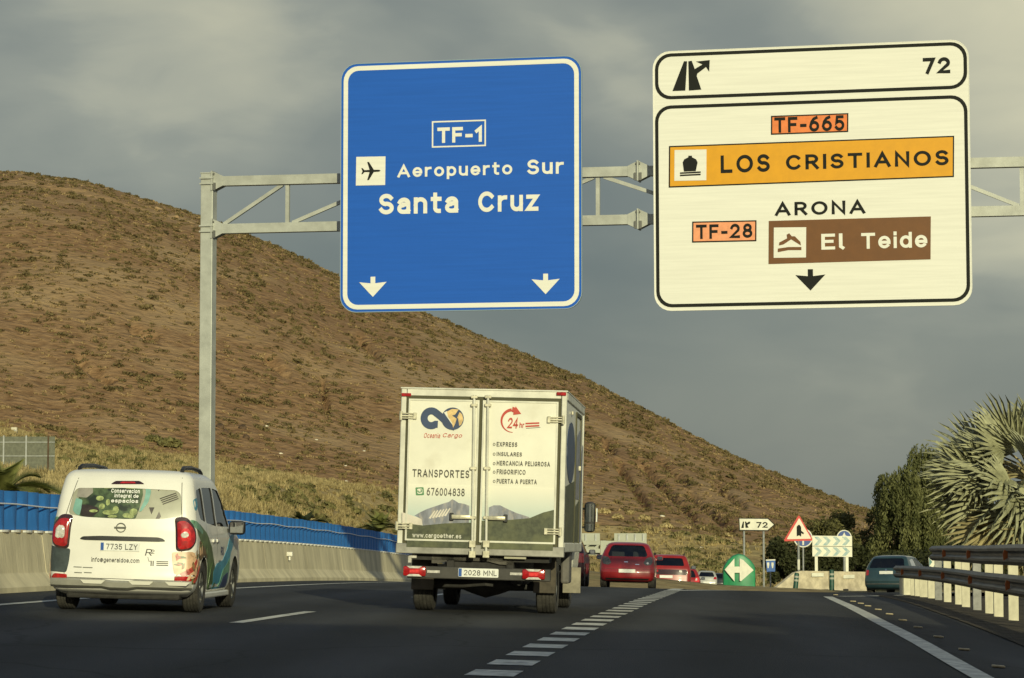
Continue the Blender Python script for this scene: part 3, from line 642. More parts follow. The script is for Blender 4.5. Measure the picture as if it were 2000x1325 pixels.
M_sblue = mat('sign_blue', (0.016, 0.112, 0.53), 0.45, 0, 0.06, 1.2, stretch=(0.5, 1, 14), spec=0.25, bump=0.02, bscale=3)
M_swhite = mat('sign_white', (0.80, 0.79, 0.72), 0.45, 0, 0.055, 1.2, stretch=(0.5, 1, 14), spec=0.25)
M_sblack = mat('sign_black', (0.013, 0.014, 0.012), 0.7, spec=0.2)
M_sorange = mat('sign_orange', (0.80, 0.215, 0.05), 0.5, 0, 0.12, 8)
M_sorange2 = mat('sign_orange_faded', (0.86, 0.34, 0.16), 0.5, 0, 0.12, 8)
M_syellow = mat('sign_yellow', (0.72, 0.335, 0.001), 0.5, 0, 0.06, 4)
M_sbrown = mat('sign_brown', (0.155, 0.056, 0.008), 0.5, 0, 0.08, 4)
M_sback = mat('sign_edge', (0.30, 0.38, 0.42), 0.5, 0.2)
class Sign:
    def __init__(s, name, label, corners, mpanel, medge):
        P = [on_gantry(*c) for c in corners]                      # TL TR BR BL
        c = sum(P, Vector()) / 4; ux = ((P[1] - P[0]) + (P[2] - P[3])).normalized(); ux = (ux - GN * ux.dot(GN)).normalized()
        uz = GN.cross(ux) * -1
        if uz.z < 0: uz = -uz
        mm = Matrix((ux, GN, uz)).transposed().to_4x4(); mm.translation = c; s.inv = mm.inverted()
        s.o = thing(name, label, 'road sign', mm)
        L = [s.inv @ p for p in P]; s.w = ((L[1].x - L[0].x) + (L[2].x - L[3].x)) / 4; s.h = ((L[0].z - L[3].z) + (L[1].z - L[2].z)) / 4
        s.src = np.array([[p.x, p.z] for p in L]); s.dst = np.array([[-s.w, s.h], [s.w, s.h], [s.w, -s.h], [-s.w, -s.h]])
        A = []; B = []
        for (x, z), (u, v) in zip(s.src, s.dst):
            A += [[x, z, 1, 0, 0, 0, -u * x, -u * z], [0, 0, 0, x, z, 1, -v * x, -v * z]]; B += [u, v]
        s.Hm = np.linalg.solve(np.array(A), np.array(B))
        m = MB(); m.prism(rrect(-s.w, -s.h, s.w, s.h, 0.34), 0.0, 0.05); m.build('panel', mpanel, s.o)
        m = MB(); m.ring(rrect(-s.w - .012, -s.h - .012, s.w + .012, s.h + .012, 0.35), rrect(-s.w + .002, -s.h + .002, s.w - .002, s.h - .002, 0.338), -0.006, 0.056); m.build('rim', medge, s.o)
        for px_ in (-0.62, 0.62):
            m = MB(); m.box((px_ * s.w, 0.09, 0), (0.09, 0.075, s.h * 1.9)); b = m.build('bracket', M_steel, s.o)
            for cc in ((t0, t1), (l0, l1)):
                wz = (s.inv @ (gan.matrix_world @ on_ch(*cc, 900))).z
                m = MB(); m.box((px_ * s.w, 0.29, wz), (0.12, 0.36, 0.1)); m.build('clamp', M_steel, b)
    def p(s, px, py):
        q = s.inv @ on_gantry(px, py); h = s.Hm; d = h[6] * q.x + h[7] * q.z + 1
        return ((h[0] * q.x + h[1] * q.z + h[2]) / d, (h[3] * q.x + h[4] * q.z + h[5]) / d)
    def poly(s, name, pts, m, y=-0.004, d=0.004, parent=None):
        b = MB(); b.prism([s.p(*q) for q in pts], y - d, y + 0.002); return b.build(name, m, parent or s.o)
    def rect(s, name, x0, y0, x1, y1, m, y=-0.004, slope=0.0, parent=None):
        k = slope * (x1 - x0); return s.poly(name, [(x0, y0), (x1, y0 + k), (x1, y1 + k), (x0, y1)], m, y, parent=parent)
    def text(s, t, x0, y0, x1, y1, m, bold, y=-0.006, space=1.0, parent=None):
        # (x0,y0) left top, (x1,y1) right bottom in photo pixels
        a = s.p(x0, y1); b = s.p(x1, y0); zb = (s.p((x0 + x1) / 2, y1)[1], s.p((x0 + x1) / 2, y0)[1])
        return lettering(t, a[0], zb[0], b[0], zb[1], y, m, parent or s.o, bold, space)
B = Sign('blue_direction_sign', 'large blue overhead motorway sign with airport pictogram and two white down arrows',
         [(663, 127), (1135, 108.5), (1136, 603), (669, 609.5)], M_sblue, M_sback)
w_, h_ = B.w, B.h
m = MB(); m.ring(rrect(-w_ + .05, -h_ + .05, w_ - .05, h_ - .05, 0.31), rrect(-w_ + .145, -h_ + .145, w_ - .145, h_ - .145, 0.23), -0.005, 0.002); m.build('border', M_swhite, B.o)
o0 = [B.p(*q) for q in ((842, 239), (948, 236), (948, 287), (842, 291))]
cx_, cz_ = sum(q[0] for q in o0) / 4, sum(q[1] for q in o0) / 4; hw, hh_ = (o0[1][0] - o0[0][0]) / 2, (o0[0][1] - o0[3][1]) / 2
m = MB(); m.ring([(cx_ - hw, cz_ - hh_), (cx_ + hw, cz_ - hh_), (cx_ + hw, cz_ + hh_), (cx_ - hw, cz_ + hh_)],
                 [(cx_ - hw + .03, cz_ - hh_ + .03), (cx_ + hw - .03, cz_ - hh_ + .03), (cx_ + hw - .03, cz_ + hh_ - .03), (cx_ - hw + .03, cz_ + hh_ - .03)], -0.006, 0.002); m.build('road_number_frame', M_swhite, B.o)
B.text('TF-1', 853, 247, 940, 280.5, M_swhite, 0.22, space=1.0)
B.text('Aeropuerto', 775, 319, 1000, 352, M_swhite, 0.19, space=1.2)
B.text('Sur', 1029, 313.5, 1101, 342.5, M_swhite, 0.19, space=1.2)
B.text('Santa', 740, 379.5, 896, 419.5, M_swhite, 0.205, space=1.1)
B.text('Cruz', 934, 375.5, 1055, 415.5, M_swhite, 0.205, space=1.1)
pl = B.rect('pictogram_plate', 695, 309, 752, 365, M_swhite, slope=-0.018)
def local_poly(sign, name, pts, m, y, par):
    b = MB(); b.prism(pts, y - 0.004, y + 0.002); return b.build(name, m, par)
# aeroplane seen from above, nose to the right
c_ = B.p(724, 336.5); k_ = 0.0105
plane = [(20, 0), (17, 1.8), (6, 2.2), (-4, 18), (-7.5, 18), (-2.5, 2.2), (-13, 1.8), (-17, 6), (-19.5, 6), (-17, 0), (-19.5, -6), (-17, -6), (-13, -1.8), (-2.5, -2.2), (-7.5, -18), (-4, -18), (6, -2.2), (17, -1.8)]
local_poly(B, 'aeroplane', [(c_[0] + a_ * k_, c_[1] + b_ * k_) for a_, b_ in plane], M_sblack, -0.012, pl)
def down_arrow(sign, px, py, m, k=1.0):                        # px,py: centre of the arrow in the photo
    c = sign.p(px, py); s_ = 0.0105 * k
    pts = [(-4.8, 20), (4.8, 20), (4.8, 7), (28, 9.5), (0, -20), (-28, 9.5), (-4.8, 7)]
    return local_poly(sign, 'down_arrow', [(c[0] + a_ * s_, c[1] + b_ * s_) for a_, b_ in pts], m, -0.005, sign.o)
down_arrow(B, 731, 561, M_swhite); down_arrow(B, 1066, 556, M_swhite)

Wt = Sign('white_exit_sign', 'large white overhead exit sign with yellow port panel and brown peak panel', [(1274, 104), (1889, 77), (1900, 596), (1281, 606)], M_swhite, M_swhite)
def ring_px(sign, name, c4, r, th, m):
    q = [sign.p(*t) for t in c4]; x0 = (q[0][0] + q[3][0]) / 2; x1 = (q[1][0] + q[2][0]) / 2; z1 = (q[0][1] + q[1][1]) / 2; z0 = (q[2][1] + q[3][1]) / 2
    b = MB(); b.ring(rrect(x0, z0, x1, z1, r), rrect(x0 + th, z0 + th, x1 - th, z1 - th, r - th * 0.8), -0.005, 0.002); return b.build(name, m, sign.o)
ring_px(Wt, 'border', [(1277, 107), (1887, 80.5), (1888, 173), (1279, 196)], 0.32, 0.068, M_sblack)
ring_px(Wt, 'border', [(1279, 209), (1889, 184), (1896, 590), (1283, 600.5)], 0.32, 0.068, M_sblack)
Wt.text('72', 1801, 112, 1854, 145, M_sblack, 0.22, space=1.1)
ic = [[(1334, 121), (1340, 121), (1337, 178), (1312, 179)], [(1342.5, 121), (1349, 120), (1355, 136), (1370, 127), (1357.5, 121.5), (1384, 118.5), (1383, 141), (1377, 132), (1360, 145), (1359, 150), (1368, 176), (1344, 178)]]
for q in ic: Wt.poly('exit_symbol', q, M_sblack)
def plate(sign, x0, y0, x1, y1, slope, m, edge=True):
    if edge:
        o_ = sign.rect('plate_edge', x0, y0, x1, y1, M_sblack, -0.003, slope); return sign.rect('plate', x0 + 2.6, y0 + 2.6, x1 - 2.6, y1 - 2.6, m, -0.007, slope)
    return sign.rect('plate', x0, y0, x1, y1, m, -0.005, slope)
o_ = plate(Wt, 1504, 227, 1655, 264, -0.038, M_sorange); Wt.text('TF-665', 1511, 227, 1647, 258, M_sblack, 0.2, -0.015, 1.3, o_)
yl = plate(Wt, 1306, 286, 1863, 367, -0.037, M_syellow)
Wt.text('LOS', 1407, 303, 1502, 337.5, M_sblack, 0.195, -0.015, 1.5, yl); Wt.text('CRISTIANOS', 1534, 295, 1852, 331, M_sblack, 0.195, -0.015, 1.5, yl)
bp = Wt.rect('pictogram_plate', 1317, 294, 1379, 354, M_swhite, -0.014, -0.02, yl)
for q in ([(1333, 318), (1336, 312), (1344, 308), (1344, 305), (1351, 305), (1351, 308), (1359, 312), (1362, 318), (1358.5, 335), (1335.5, 336)],
          [(1328, 337.5), (1368, 335.5), (1368, 338.5), (1328, 340.5)], [(1328, 342), (1368, 340), (1368, 343), (1328, 345)]): Wt.poly('ship', q, M_sblack, -0.020, parent=bp)
Wt.text('ARONA', 1512, 390.5, 1690, 422.5, M_sblack, 0.19, space=1.5)
o_ = plate(Wt, 1352, 433, 1477, 474, -0.02, M_sorange2); Wt.text('TF-28', 1360, 438, 1469, 466, M_sblack, 0.2, -0.015, 1.3, o_)
br = plate(Wt, 1501, 432, 1818, 516, -0.027, M_sbrown, False)
Wt.text('El', 1604, 457, 1650, 489, M_swhite, 0.19, -0.013, 1.2, br); Wt.text('Teide', 1682, 453, 1811, 485.5, M_swhite, 0.19, -0.013, 1.1, br)
bp = Wt.rect('pictogram_plate', 1511, 445, 1574, 504, M_swhite, -0.012, -0.01, br)
for q in ([(1522, 474), (1537, 466), (1536, 459), (1541, 456), (1546, 462), (1552, 462), (1563, 473), (1564, 480), (1545, 468), (1530, 478), (1521, 480)],
          [(1519, 486), (1540, 483), (1565, 483), (1565, 489), (1540, 489), (1519, 493)]): Wt.poly('peak', q, M_sbrown, -0.018, parent=bp)
down_arrow(Wt, 1583, 547, M_sblack, 1.02)

# ================================================================== VEHICLES
def pchip(xs, ys, xq):
    xs = np.array(xs, float); ys = np.array(ys, float); h = np.diff(xs); d = np.diff(ys) / h; m = np.zeros_like(ys)
    for i in range(1, len(xs) - 1):
        if d[i - 1] * d[i] > 0:
            w1 = 2 * h[i] + h[i - 1]; w2 = h[i] + 2 * h[i - 1]; m[i] = (w1 + w2) / (w1 / d[i - 1] + w2 / d[i])
    m[0], m[-1] = d[0], d[-1]
    i = np.clip(np.searchsorted(xs, xq) - 1, 0, len(xs) - 2); t = (xq - xs[i]) / h[i]
    return (2*t**3-3*t**2+1)*ys[i] + (t**3-2*t**2+t)*h[i]*m[i] + (-2*t**3+3*t**2)*ys[i+1] + (t**3-t**2)*h[i]*m[i+1]
def outline(yr_, yf_, w, rr, rf, bow, bowf, inset=0.0):
    w -= inset; yr_ += inset; yf_ -= inset
    pts = []
    def side(x): return x
    for i in range(5): x = (w - rr) * i / 5; pts.append((x, yr_ + bow * (x / max(w, .01)) ** 2))
    b = bow * ((w - rr) / max(w, .01)) ** 2
    for i in range(7): a = R(-90 + 90 * i / 6); pts.append((w - rr + rr * math.cos(a), yr_ + b + rr + rr * math.sin(a)))
    y0 = yr_ + b + rr; bf = bowf * ((w - rf) / max(w, .01)) ** 2; y1 = yf_ - bf - rf
    for i in range(1, 12): pts.append((w, y0 + (y1 - y0) * i / 12))
    for i in range(7): a = R(90 * i / 6); pts.append((w - rf + rf * math.cos(a), y1 + rf * math.sin(a)))
    for i in range(1, 6): x = (w - rf) * (1 - i / 5); pts.append((x, yf_ - bowf * (x / max(w, .01)) ** 2))
    return pts + [(-x, y) for x, y in reversed(pts[1:-1])]
def slices(keys, bow, bowf, n=44, inset=0.0, z0=None, z1=None):
    K = np.array(keys, float); a = K[0, 0] if z0 is None else z0; b = K[-1, 0] if z1 is None else z1
    zs = np.unique(np.concatenate([np.linspace(a, b, n), [k for k in K[:, 0] if a < k < b]])); C = [pchip(K[:, 0], K[:, j], zs) for j in range(1, 6)]
    rings = [[(x, y, z) for x, y in outline(*(c[i] for c in C), bow, bowf, inset)] for i, z in enumerate(zs)]
    m = MB(); n_ = len(rings[0]); v = [p for r_ in rings for p in r_]; f = [tuple(reversed(range(n_))), tuple((len(rings) - 1) * n_ + i for i in range(n_))]
    for i in range(len(rings) - 1):
        for j in range(n_): k = (j + 1) % n_; f.append((i * n_ + j, i * n_ + k, (i + 1) * n_ + k, (i + 1) * n_ + j))
    return m.add(v, f)
def cut(body, cutters):
    for c in cutters:
        md = body.modifiers.new('b', 'BOOLEAN'); md.operation = 'DIFFERENCE'; md.solver = 'EXACT'; md.object = c
        try: md.material_mode = 'TRANSFER'
        except Exception: pass
    bpy.context.view_layer.update(); dg = bpy.context.evaluated_depsgraph_get()
    me = bpy.data.meshes.new_from_object(body.evaluated_get(dg)); body.modifiers.clear(); body.data = me
    for c in cutters: bpy.data.objects.remove(c)
    me.polygons.foreach_set('use_smooth', [True] * len(me.polygons)); me.set_sharp_from_angle(angle=R(34)); me.update()
def rpoly(pts, r=0.05, n=4):                                  # round the corners of a polygon
    out = []; N = len(pts)
    for i in range(N):
        p = Vector(pts[i]); a = Vector(pts[i - 1]) - p; b = Vector(pts[(i + 1) % N]) - p; ra = min(r, a.length * .45, b.length * .45)
        p0 = p + a.normalized() * ra; p1 = p + b.normalized() * ra
        for k in range(n + 1): t = k / n; q = p0 * (1 - t) ** 2 + p * 2 * t * (1 - t) + p1 * t * t; out.append((q.x, q.y))
    return out
def bvh_of(mb): return BVHTree.FromPolygons([Vector(p) for p in mb.v], [list(f) for f in mb.f])
VIEWS = {'rear': (Vector((0, 1, 0)), Vector((1, 0, 0))), 'right': (Vector((-1, 0, 0)), Vector((0, 1, 0))), 'left': (Vector((1, 0, 0)), Vector((0, 1, 0))),
         'diag_r': (Vector((-1, 1, 0)).normalized(), Vector((1, 1, 0)).normalized()), 'diag_l': (Vector((1, 1, 0)).normalized(), Vector((-1, 1, 0)).normalized()), 'front': (Vector((0, -1, 0)), Vector((1, 0, 0)))}
def cast(bvh, view, u, z, off, org=(0, 0, 0)):
    d, ax = VIEWS[view]; o = Vector(org) + ax * u; o.z = z; o = o - d * 6
    h = bvh.ray_cast(o, d)
    if h[0] is None: h = bvh.find_nearest(o + d * 6)
    return h[0] - d * off
def patch(bvh, poly, view, off, m, parent, name, seg=0.06, skirt=0.02, org=(0, 0, 0), bulge=0.0, smooth=True):
    """polygon in (u, z) wrapped onto the body, standing off it, with a skirt that gives it thickness"""
    bm = bmesh.new(); bm.faces.new([bm.verts.new((u, 0, z)) for u, z in poly])
    us = [q[0] for q in poly]; zs = [q[1] for q in poly]
    for lo, hi_, nrm in ((min(us), max(us), (1, 0, 0)), (min(zs), max(zs), (0, 0, 1))):
        k = int((hi_ - lo) / seg)
        for i in range(1, k + 1):
            c = lo + (hi_ - lo) * i / (k + 1)
            bmesh.ops.bisect_plane(bm, geom=bm.verts[:] + bm.edges[:] + bm.faces[:], plane_co=(c, 0, c), plane_no=nrm)
    bmesh.ops.triangulate(bm, faces=[f for f in bm.faces if len(f.verts) > 4])
    cu, cz = (min(us) + max(us)) / 2, (min(zs) + max(zs)) / 2; hu, hz = max(1e-3, (max(us) - min(us)) / 2), max(1e-3, (max(zs) - min(zs)) / 2)
    bnd = [e for e in bm.edges if len(e.link_faces) == 1]; uv = {v: (v.co.x, v.co.z) for v in bm.verts}
    ext = {}
    if skirt:
        for e in bnd:
            for v in e.verts:
                if v not in ext: w = bm.verts.new(v.co); ext[v] = w
        for e in bnd:
            a_, b_ = e.verts
            try: bm.faces.new((a_, b_, ext[b_], ext[a_]))
            except ValueError: pass
        for v, w in ext.items(): w.co = cast(bvh, view, *uv[v], off - skirt, org)
    for v, (u, z) in uv.items():
        bl = bulge * max(0, 1 - max(abs(u - cu) / hu, abs(z - cz) / hz) ** 2)
        v.co = cast(bvh, view, u, z, off + bl, org)
    bmesh.ops.recalc_face_normals(bm, faces=bm.faces); me = bpy.data.meshes.new(name); bm.to_mesh(me); bm.free(); me.materials.append(m)
    d = VIEWS[view][0]; 
    if smooth: me.polygons.foreach_set('use_smooth', [True] * len(me.polygons)); me.set_sharp_from_angle(angle=R(50))
    me.update(); return link(name, me, parent)
def wrap_text(bvh, s, x0, z0, x1, z1, view, off, m, parent, bold=0.15, space=1.0, shear=0.0, org=(0, 0, 0), name='lettering'):
    v, f, b, lay = text_geo(s, bold, space, shear); sx = (x1 - x0) / (b[2] - b[0]); sz = (z1 - z0) / (b[3] - b[1])
    P = [cast(bvh, view, x0 + (a - b[0]) * sx, z0 + (c - b[1]) * sz, off + 0.0003 * (l_ % 5), org) for (a, c), l_ in zip(v, lay)]
    me = bpy.data.meshes.new(name); me.from_pydata(P, [], f); me.materials.append(m); me.update(); return link(name, me, parent)
def wheel(parent, x, y, r, w, side, spokes=5):
    t = MB(); h = w / 2
    prof = [(-h * .9, r * .62), (-h, r * .72), (-h, r * .9), (-h * .86, r * .985)]
    for k in (-.55, -.18, .18, .55): prof += [(h * (k - .13), r), (h * (k - .1), r), (h * (k + .1), r), (h * (k + .13), r * .972)]
    prof += [(h * .86, r * .985), (h, r * .9), (h, r * .72), (h * .9, r * .62)]
    t.lathe(prof, 32, 'x', (x, y, r)); o = t.build('wheel', M_tyre, parent, smooth=True)
    q = MB(); xo = x + side * h * .72
    q.lathe([(x - side * h * .6, r * .64), (xo, r * .63), (xo + side * .015, r * .60), (xo - side * .02, r * .55)], 28, 'x', (0, y, r))
    q.lathe([(xo - side * .03, r * .56), (xo - side * .03, 0.0)], 20, 'x', (0, y, r)); q.lathe([(xo - side * .02, r * .16), (xo + side * .01, r * .13), (xo + side * .012, 0)], 14, 'x', (0, y, r))
    for k in range(spokes):
        a = 2 * math.pi * k / spokes + .3; q.bar((xo - side * .012, y + math.cos(a) * r * .1, r + math.sin(a) * r * .1), (xo, y + math.cos(a) * r * .58, r + math.sin(a) * r * .58), r * .18, .03, (1, 0, 0))
    q.build('rim', M_rim, o, smooth=True); return o
def number_plate(bvh, cx, cz, s, parent, w=0.52, h=0.11, off=0.012, blue=True, view='rear', tilt=0):
    a = cast(bvh, view, cx - w / 2, cz, off); b = cast(bvh, view, cx + w / 2, cz, off); y = min(a.y, b.y, cast(bvh, view, cx, cz, off).y) - 0.004
    m = MB(); m.prism(rrect(cx - w / 2, cz - h / 2, cx + w / 2, cz + h / 2, .012, 4), y, y + .012); p = m.build('number_plate', M_plate, parent)
    x0 = cx - w / 2
    if blue: m = MB(); m.prism([(x0 + .006, cz - h / 2 + .006), (x0 + .045, cz - h / 2 + .006), (x0 + .045, cz + h / 2 - .006), (x0 + .006, cz + h / 2 - .006)], y - .002, y + .002); m.build('plate_band', M_plateblue, p); x0 += .055
    if s: lettering(s, x0 + .02, cz - h * .34, cx + w / 2 - .025, cz + h * .34, y - .002, M_ink, p, .13, 1.1, 'plate_number')
    return p
def car(name, label, group, M, spec, paint, sc=1.0):
    """generic car: hollow cabin with glass, wheels in cut arches, lamps, plate, mirrors"""
    root = thing(name, label, spec.get('cat', 'car'), M @ Matrix.Scale(sc, 4), group)
    raw = slices(spec['keys'], spec.get('bow', .1), spec.get('bowf', .25)); B_ = bvh_of(raw)
    body = raw.build('body', [paint, M_under], root, smooth=True); r = spec['r']; W2 = spec['w']; cs = []
    def tmp(mb): o = mb.build('cutter', [M_under]); o.matrix_world = root.matrix_world; return o
    for y in spec['axles']:
        for s in (-1, 1):
            q = MB(); x0, x1 = s * (W2 - .30), s * (W2 + .25)
            q.lathe([(x0, 0), (x0, r + .05), (x1, r + .05), (x1, 0)], 28, 'x', (0, y, r + .01)); cs.append(tmp(q))
    if spec.get('hollow', True):
        K = spec['keys']; cs.append(tmp(slices(K, spec.get('bow', .1), spec.get('bowf', .25), 12, .07, spec['belt'] - .12, K[-1][0] - .10)))
        q = MB(); q.prism(spec['rear_win'], -1, 1.1); cs.append(tmp(q))
        if 'wind' in spec: q = MB(); q.prism(spec['wind'], spec['len'] * .5, spec['len'] + 1); cs.append(tmp(q))
        for sw in spec.get('side_win', []):
            q = MB(); q.prism(sw, -1.5, 1.5); q.v = [(y_, x_, z_) for x_, y_, z_ in q.v]; cs.append(tmp(q))
    cut(body, cs)
    gl = spec.get('glass', M_glass)
    if spec.get('hollow', True):
        patch(B_, spec['rear_win'], 'rear', -.012, spec.get('rear_glass', gl), root, 'rear_window', .09, 0)
        if 'wind' in spec: patch(B_, spec['wind'], 'front', -.012, M_glass, root, 'windscreen', .12, 0)
        for sw in spec.get('side_win', []):
            for v_ in ('right', 'left'): patch(B_, sw, v_, -.012, gl, root, 'side_window', .12, 0)
    for y in spec['axles']:
        for s in (-1, 1): wheel(root, s * (W2 - spec.get('ww', .2) / 2 - .012), y, r, spec.get('ww', .2), s)
    return root, body, B_
def mirror_cap(root, x, y, z, m, side, s=(.20, .10, .15)):
    q = MB(); q.box((x, y, z), s, bev=.045); q.bar((x - side * .18, y + .02, z - .05), (x - side * .05, y, z - .03), .05, .05); o = q.build('wing_mirror', m, root, smooth=True)
    g_ = MB(); g_.box((x, y - s[1] / 2 - .002, z), (s[0] * .78, .006, s[2] * .72)); g_.build('mirror_glass', M_mirror, o)
def seats(root, ys, zb, wdt=.46, xs=(-.37, .37)):
    for y in ys:
        for x in xs:
            q = MB(); q.box((x, y, zb), (wdt, .14, .5), bev=.06); o = q.build('seat', M_seat, root, smooth=True)
            h = MB(); h.box((x, y + .01, zb + .34), (.25, .09, .17), bev=.04); h.build('headrest', M_seat, o, smooth=True)

# ------------------------------------------------------------------ white people carrier in the left lane
P_white = mat('van_white', (0.80, 0.78, 0.72), 0.35, 0, 0.06, 1.5, coat=0.5, alt=((0.66, 0.64, 0.57), 1.3, 0.58, 0.8))
vkeys = [(.20, .30, 4.10, .78, .12, .2), (.27, .06, 4.36, .87, .12, .3), (.34, .0, 4.44, .905, .13, .35), (.44, .0, 4.46, .92, .14, .38), (.62, .03, 4.45, .93, .14, .4), (.80, .045, 4.40, .93, .15, .4),
         (.95, .055, 4.27, .928, .15, .42), (1.04, .06, 3.95, .92, .15, .4), (1.12, .07, 3.45, .91, .15, .3), (1.25, .09, 3.20, .89, .15, .25), (1.45, .14, 2.90, .865, .15, .22), (1.60, .19, 2.64, .84, .15, .2),
         (1.70, .24, 2.42, .815, .14, .2), (1.755, .29, 2.2, .775, .13, .18), (1.795, .40, 2.0, .69, .12, .15), (1.812, .7, 1.7, .4, .1, .1)]
vwin = [(-.71, 1.215), (-.5, 1.185), (0, 1.17), (.5, 1.185), (.735, 1.225), (.70, 1.50), (.64, 1.55), (0, 1.565), (-.62, 1.55), (-.67, 1.49)]
vside = [rpoly([(.62, 1.19), (.45, 1.34), (.46, 1.56), (.85, 1.60), (.98, 1.16)], .06), rpoly([(1.05, 1.15), (.92, 1.60), (1.72, 1.615), (1.85, 1.11)], .05), rpoly([(1.93, 1.11), (1.80, 1.612), (2.25, 1.59), (2.62, 1.40), (2.95, 1.11)], .06)]
vspec = dict(keys=vkeys, bow=.10, bowf=.30, r=.325, w=.93, axles=(.80, 3.52), belt=1.12, rear_win=rpoly(vwin, .05), side_win=vside, wind=rpoly([(-.66, 1.17), (.66, 1.17), (.58, 1.55), (-.58, 1.55)], .06), len=4.45, glass=M_glass_d, ww=.215, cat='van',
             rear_glass=mat('window_film', (0.40, 0.40, 0.31), 0.3, 0, 0.15, 3))
VX, VY, VH = -4.50, 30.2, .042
van, vbody, VB = car('people_carrier', 'white people carrier with leafy rear window print and green wave graphics', None, frame(VX, VY, VH), vspec, P_white, .91)
def ve(px, py):                                                # photo pixel on the van's rear -> (x, z) on its body
    z = (1190.5 + .0265 * (px - 228) - py) / 156.0; return ((px - 228 - 4 * z) / 150.0, z)
def vpoly(name, pts, m, off=.004, par=None, r=.02, seg=.07): return patch(VB, rpoly([ve(*q) for q in pts], r) if r else [ve(*q) for q in pts], 'rear', off, m, par or van, name, seg, .006)
M_leaf1 = mat('print_dark_green', (0.085, 0.125, 0.06), .3, 0, .5, 9, alt=((.02, .03, .02), 6, .5, .62)); M_leaf2 = mat('print_leaf', (.36, .42, .17), .3, 0, .5, 16); M_teal = mat('print_teal', (.22, .43, .37), .3, 0, .2, 5)
M_pgrey = mat('print_grey', (.33, .31, .27), .3, 0, .2, 6); M_pdark = mat('print_brown_black', (.04, .03, .028), .3, 0, .4, 8); M_ptext = mat('print_white', (.8, .8, .76), .35)
rw = [o for o in van.children if o.name.startswith('rear_window')][0]
OF = -.006
vpoly('print', [(150, 943), (205, 942), (265, 941), (268, 960), (262, 990), (256, 1008), (200, 1009), (150, 1003), (138, 990)], M_leaf1, OF, rw)
vpoly('print', [(134, 990), (139, 966), (152, 970), (151, 985), (148, 1001), (140, 998)], M_teal, OF + .002, rw)
vpoly('print', [(151, 979), (165, 980), (183, 985), (187, 992), (170, 1006), (150, 1001)], M_pdark, OF + .002, rw)
vpoly('print', [(143, 943), (170, 941), (172, 956), (160, 966), (140, 964)], M_pgrey, OF + .002, rw)
for q in ((186, 967, 8, 5), (191, 983, 6, 6), (202, 975, 4, 7), (205, 995, 13, 5), (218, 990, 6, 8), (240, 1001, 9, 5), (252, 994, 8, 7), (247, 1003, 7, 4), (175, 992, 9, 3), (212, 1003, 10, 3), (200, 944, 12, 4), (245, 945, 14, 4)):
    vpoly('leaf', [(q[0] + q[2] * math.cos(a_), q[1] + q[3] * math.sin(a_)) for a_ in np.linspace(0, 2 * math.pi, 9)[:-1]], M_leaf2, OF + .004, rw, .01)
vpoly('print', [(271, 940), (280, 941), (283, 955), (279, 975), (267, 993), (262, 994), (271, 972), (273, 955)], M_teal, OF + .003, rw)
vpoly('print', [(291, 942), (302, 943), (297, 953)], M_pdark, OF + .003, rw, .005); vpoly('print', [(281, 985), (291, 985), (286, 999)], M_pdark, OF + .003, rw, .005); vpoly('print', [(293, 1010), (300, 993), (304, 1003), (299, 1011)], M_pdark, OF + .003, rw, .005)
def vtext(s, x0, y0, x1, y1, m, off=.006, bold=.16, par=None, shear=0, sp=1.0):
    a_ = ve(x0, y1); b_ = ve(x1, y0); return wrap_text(VB, s, a_[0], a_[1], b_[0], b_[1], 'rear', off, m, par or van, bold, sp, shear)
vtext('Conservacion', 207, 949, 262, 957, M_ptext, OF + .008, .2, rw); vtext('integral de', 214, 959, 260, 967, M_ptext, OF + .008, .2, rw); vtext('espacios', 208, 969, 260, 977, M_ptext, OF + .008, .2, rw)
for k in range(4): vpoly('print_line', [(300 + k * 2, 967 + k * 3.6), (330 + k * 1.5, 955.5 + k * 3.6), (330.5 + k * 1.5, 957.2 + k * 3.6), (300.5 + k * 2, 968.7 + k * 3.6)], M_pdark, OF + .004, rw, 0)
# tailgate furniture
m = M_dark
vpoly('handle_strip', [(150, 1047), (156, 1042), (190, 1041), (300, 1044), (310, 1047), (314, 1052), (300, 1052.5), (160, 1049)], M_dark, .012, r=.02)
vpoly('brake_light', [(205, 939), (214, 932.5), (260, 932.5), (270, 939)], M_smoke, .010); vpoly('brake_lens', [(222, 937.5), (226, 934), (250, 934), (254, 937.5)], M_redlens, .016)
M_seam = mat('panel_gap', (.05, .05, .045), .8)
for a_, b_ in (((124, 1122), (334, 1129)), ((339, 926), (346, 1060)), ((346, 1060), (336, 1124)), ((141, 926), (121, 1000)), ((121, 1000), (122, 1118))):
    A_, B2 = ve(*a_), ve(*b_); d_ = Vector(B2) - Vector(A_); n_ = Vector((-d_.y, d_.x)).normalized() * .004
    patch(VB, [(A_[0] + n_.x, A_[1] + n_.y), (A_[0] - n_.x, A_[1] - n_.y), (B2[0] - n_.x, B2[1] - n_.y), (B2[0] + n_.x, B2[1] + n_.y)], 'rear', .002, M_seam, van, 'panel_gap', .08, 0)
cx_, cz_ = ve(229.5, 1025); nn = 20                              # emblem: ring crossed by a bar
y_e = cast(VB, 'rear', cx_, cz_, .006).y
q = MB(); q.ring(arc(cx_, cz_, .064, 0, 342, nn, .062), arc(cx_, cz_, .052, 0, 342, nn, .05), y_e - .006, y_e + .004); q.box((cx_ - .008, y_e - .006, cz_), (.15, .012, .022)); q.build('emblem', mat('emblem_metal', (.17, .17, .15), .35, .6), van)
px_, pz_ = ve(228.5, 1062.5); number_plate(VB, px_, pz_, '7735 LZY', van, .5, .108, .008)
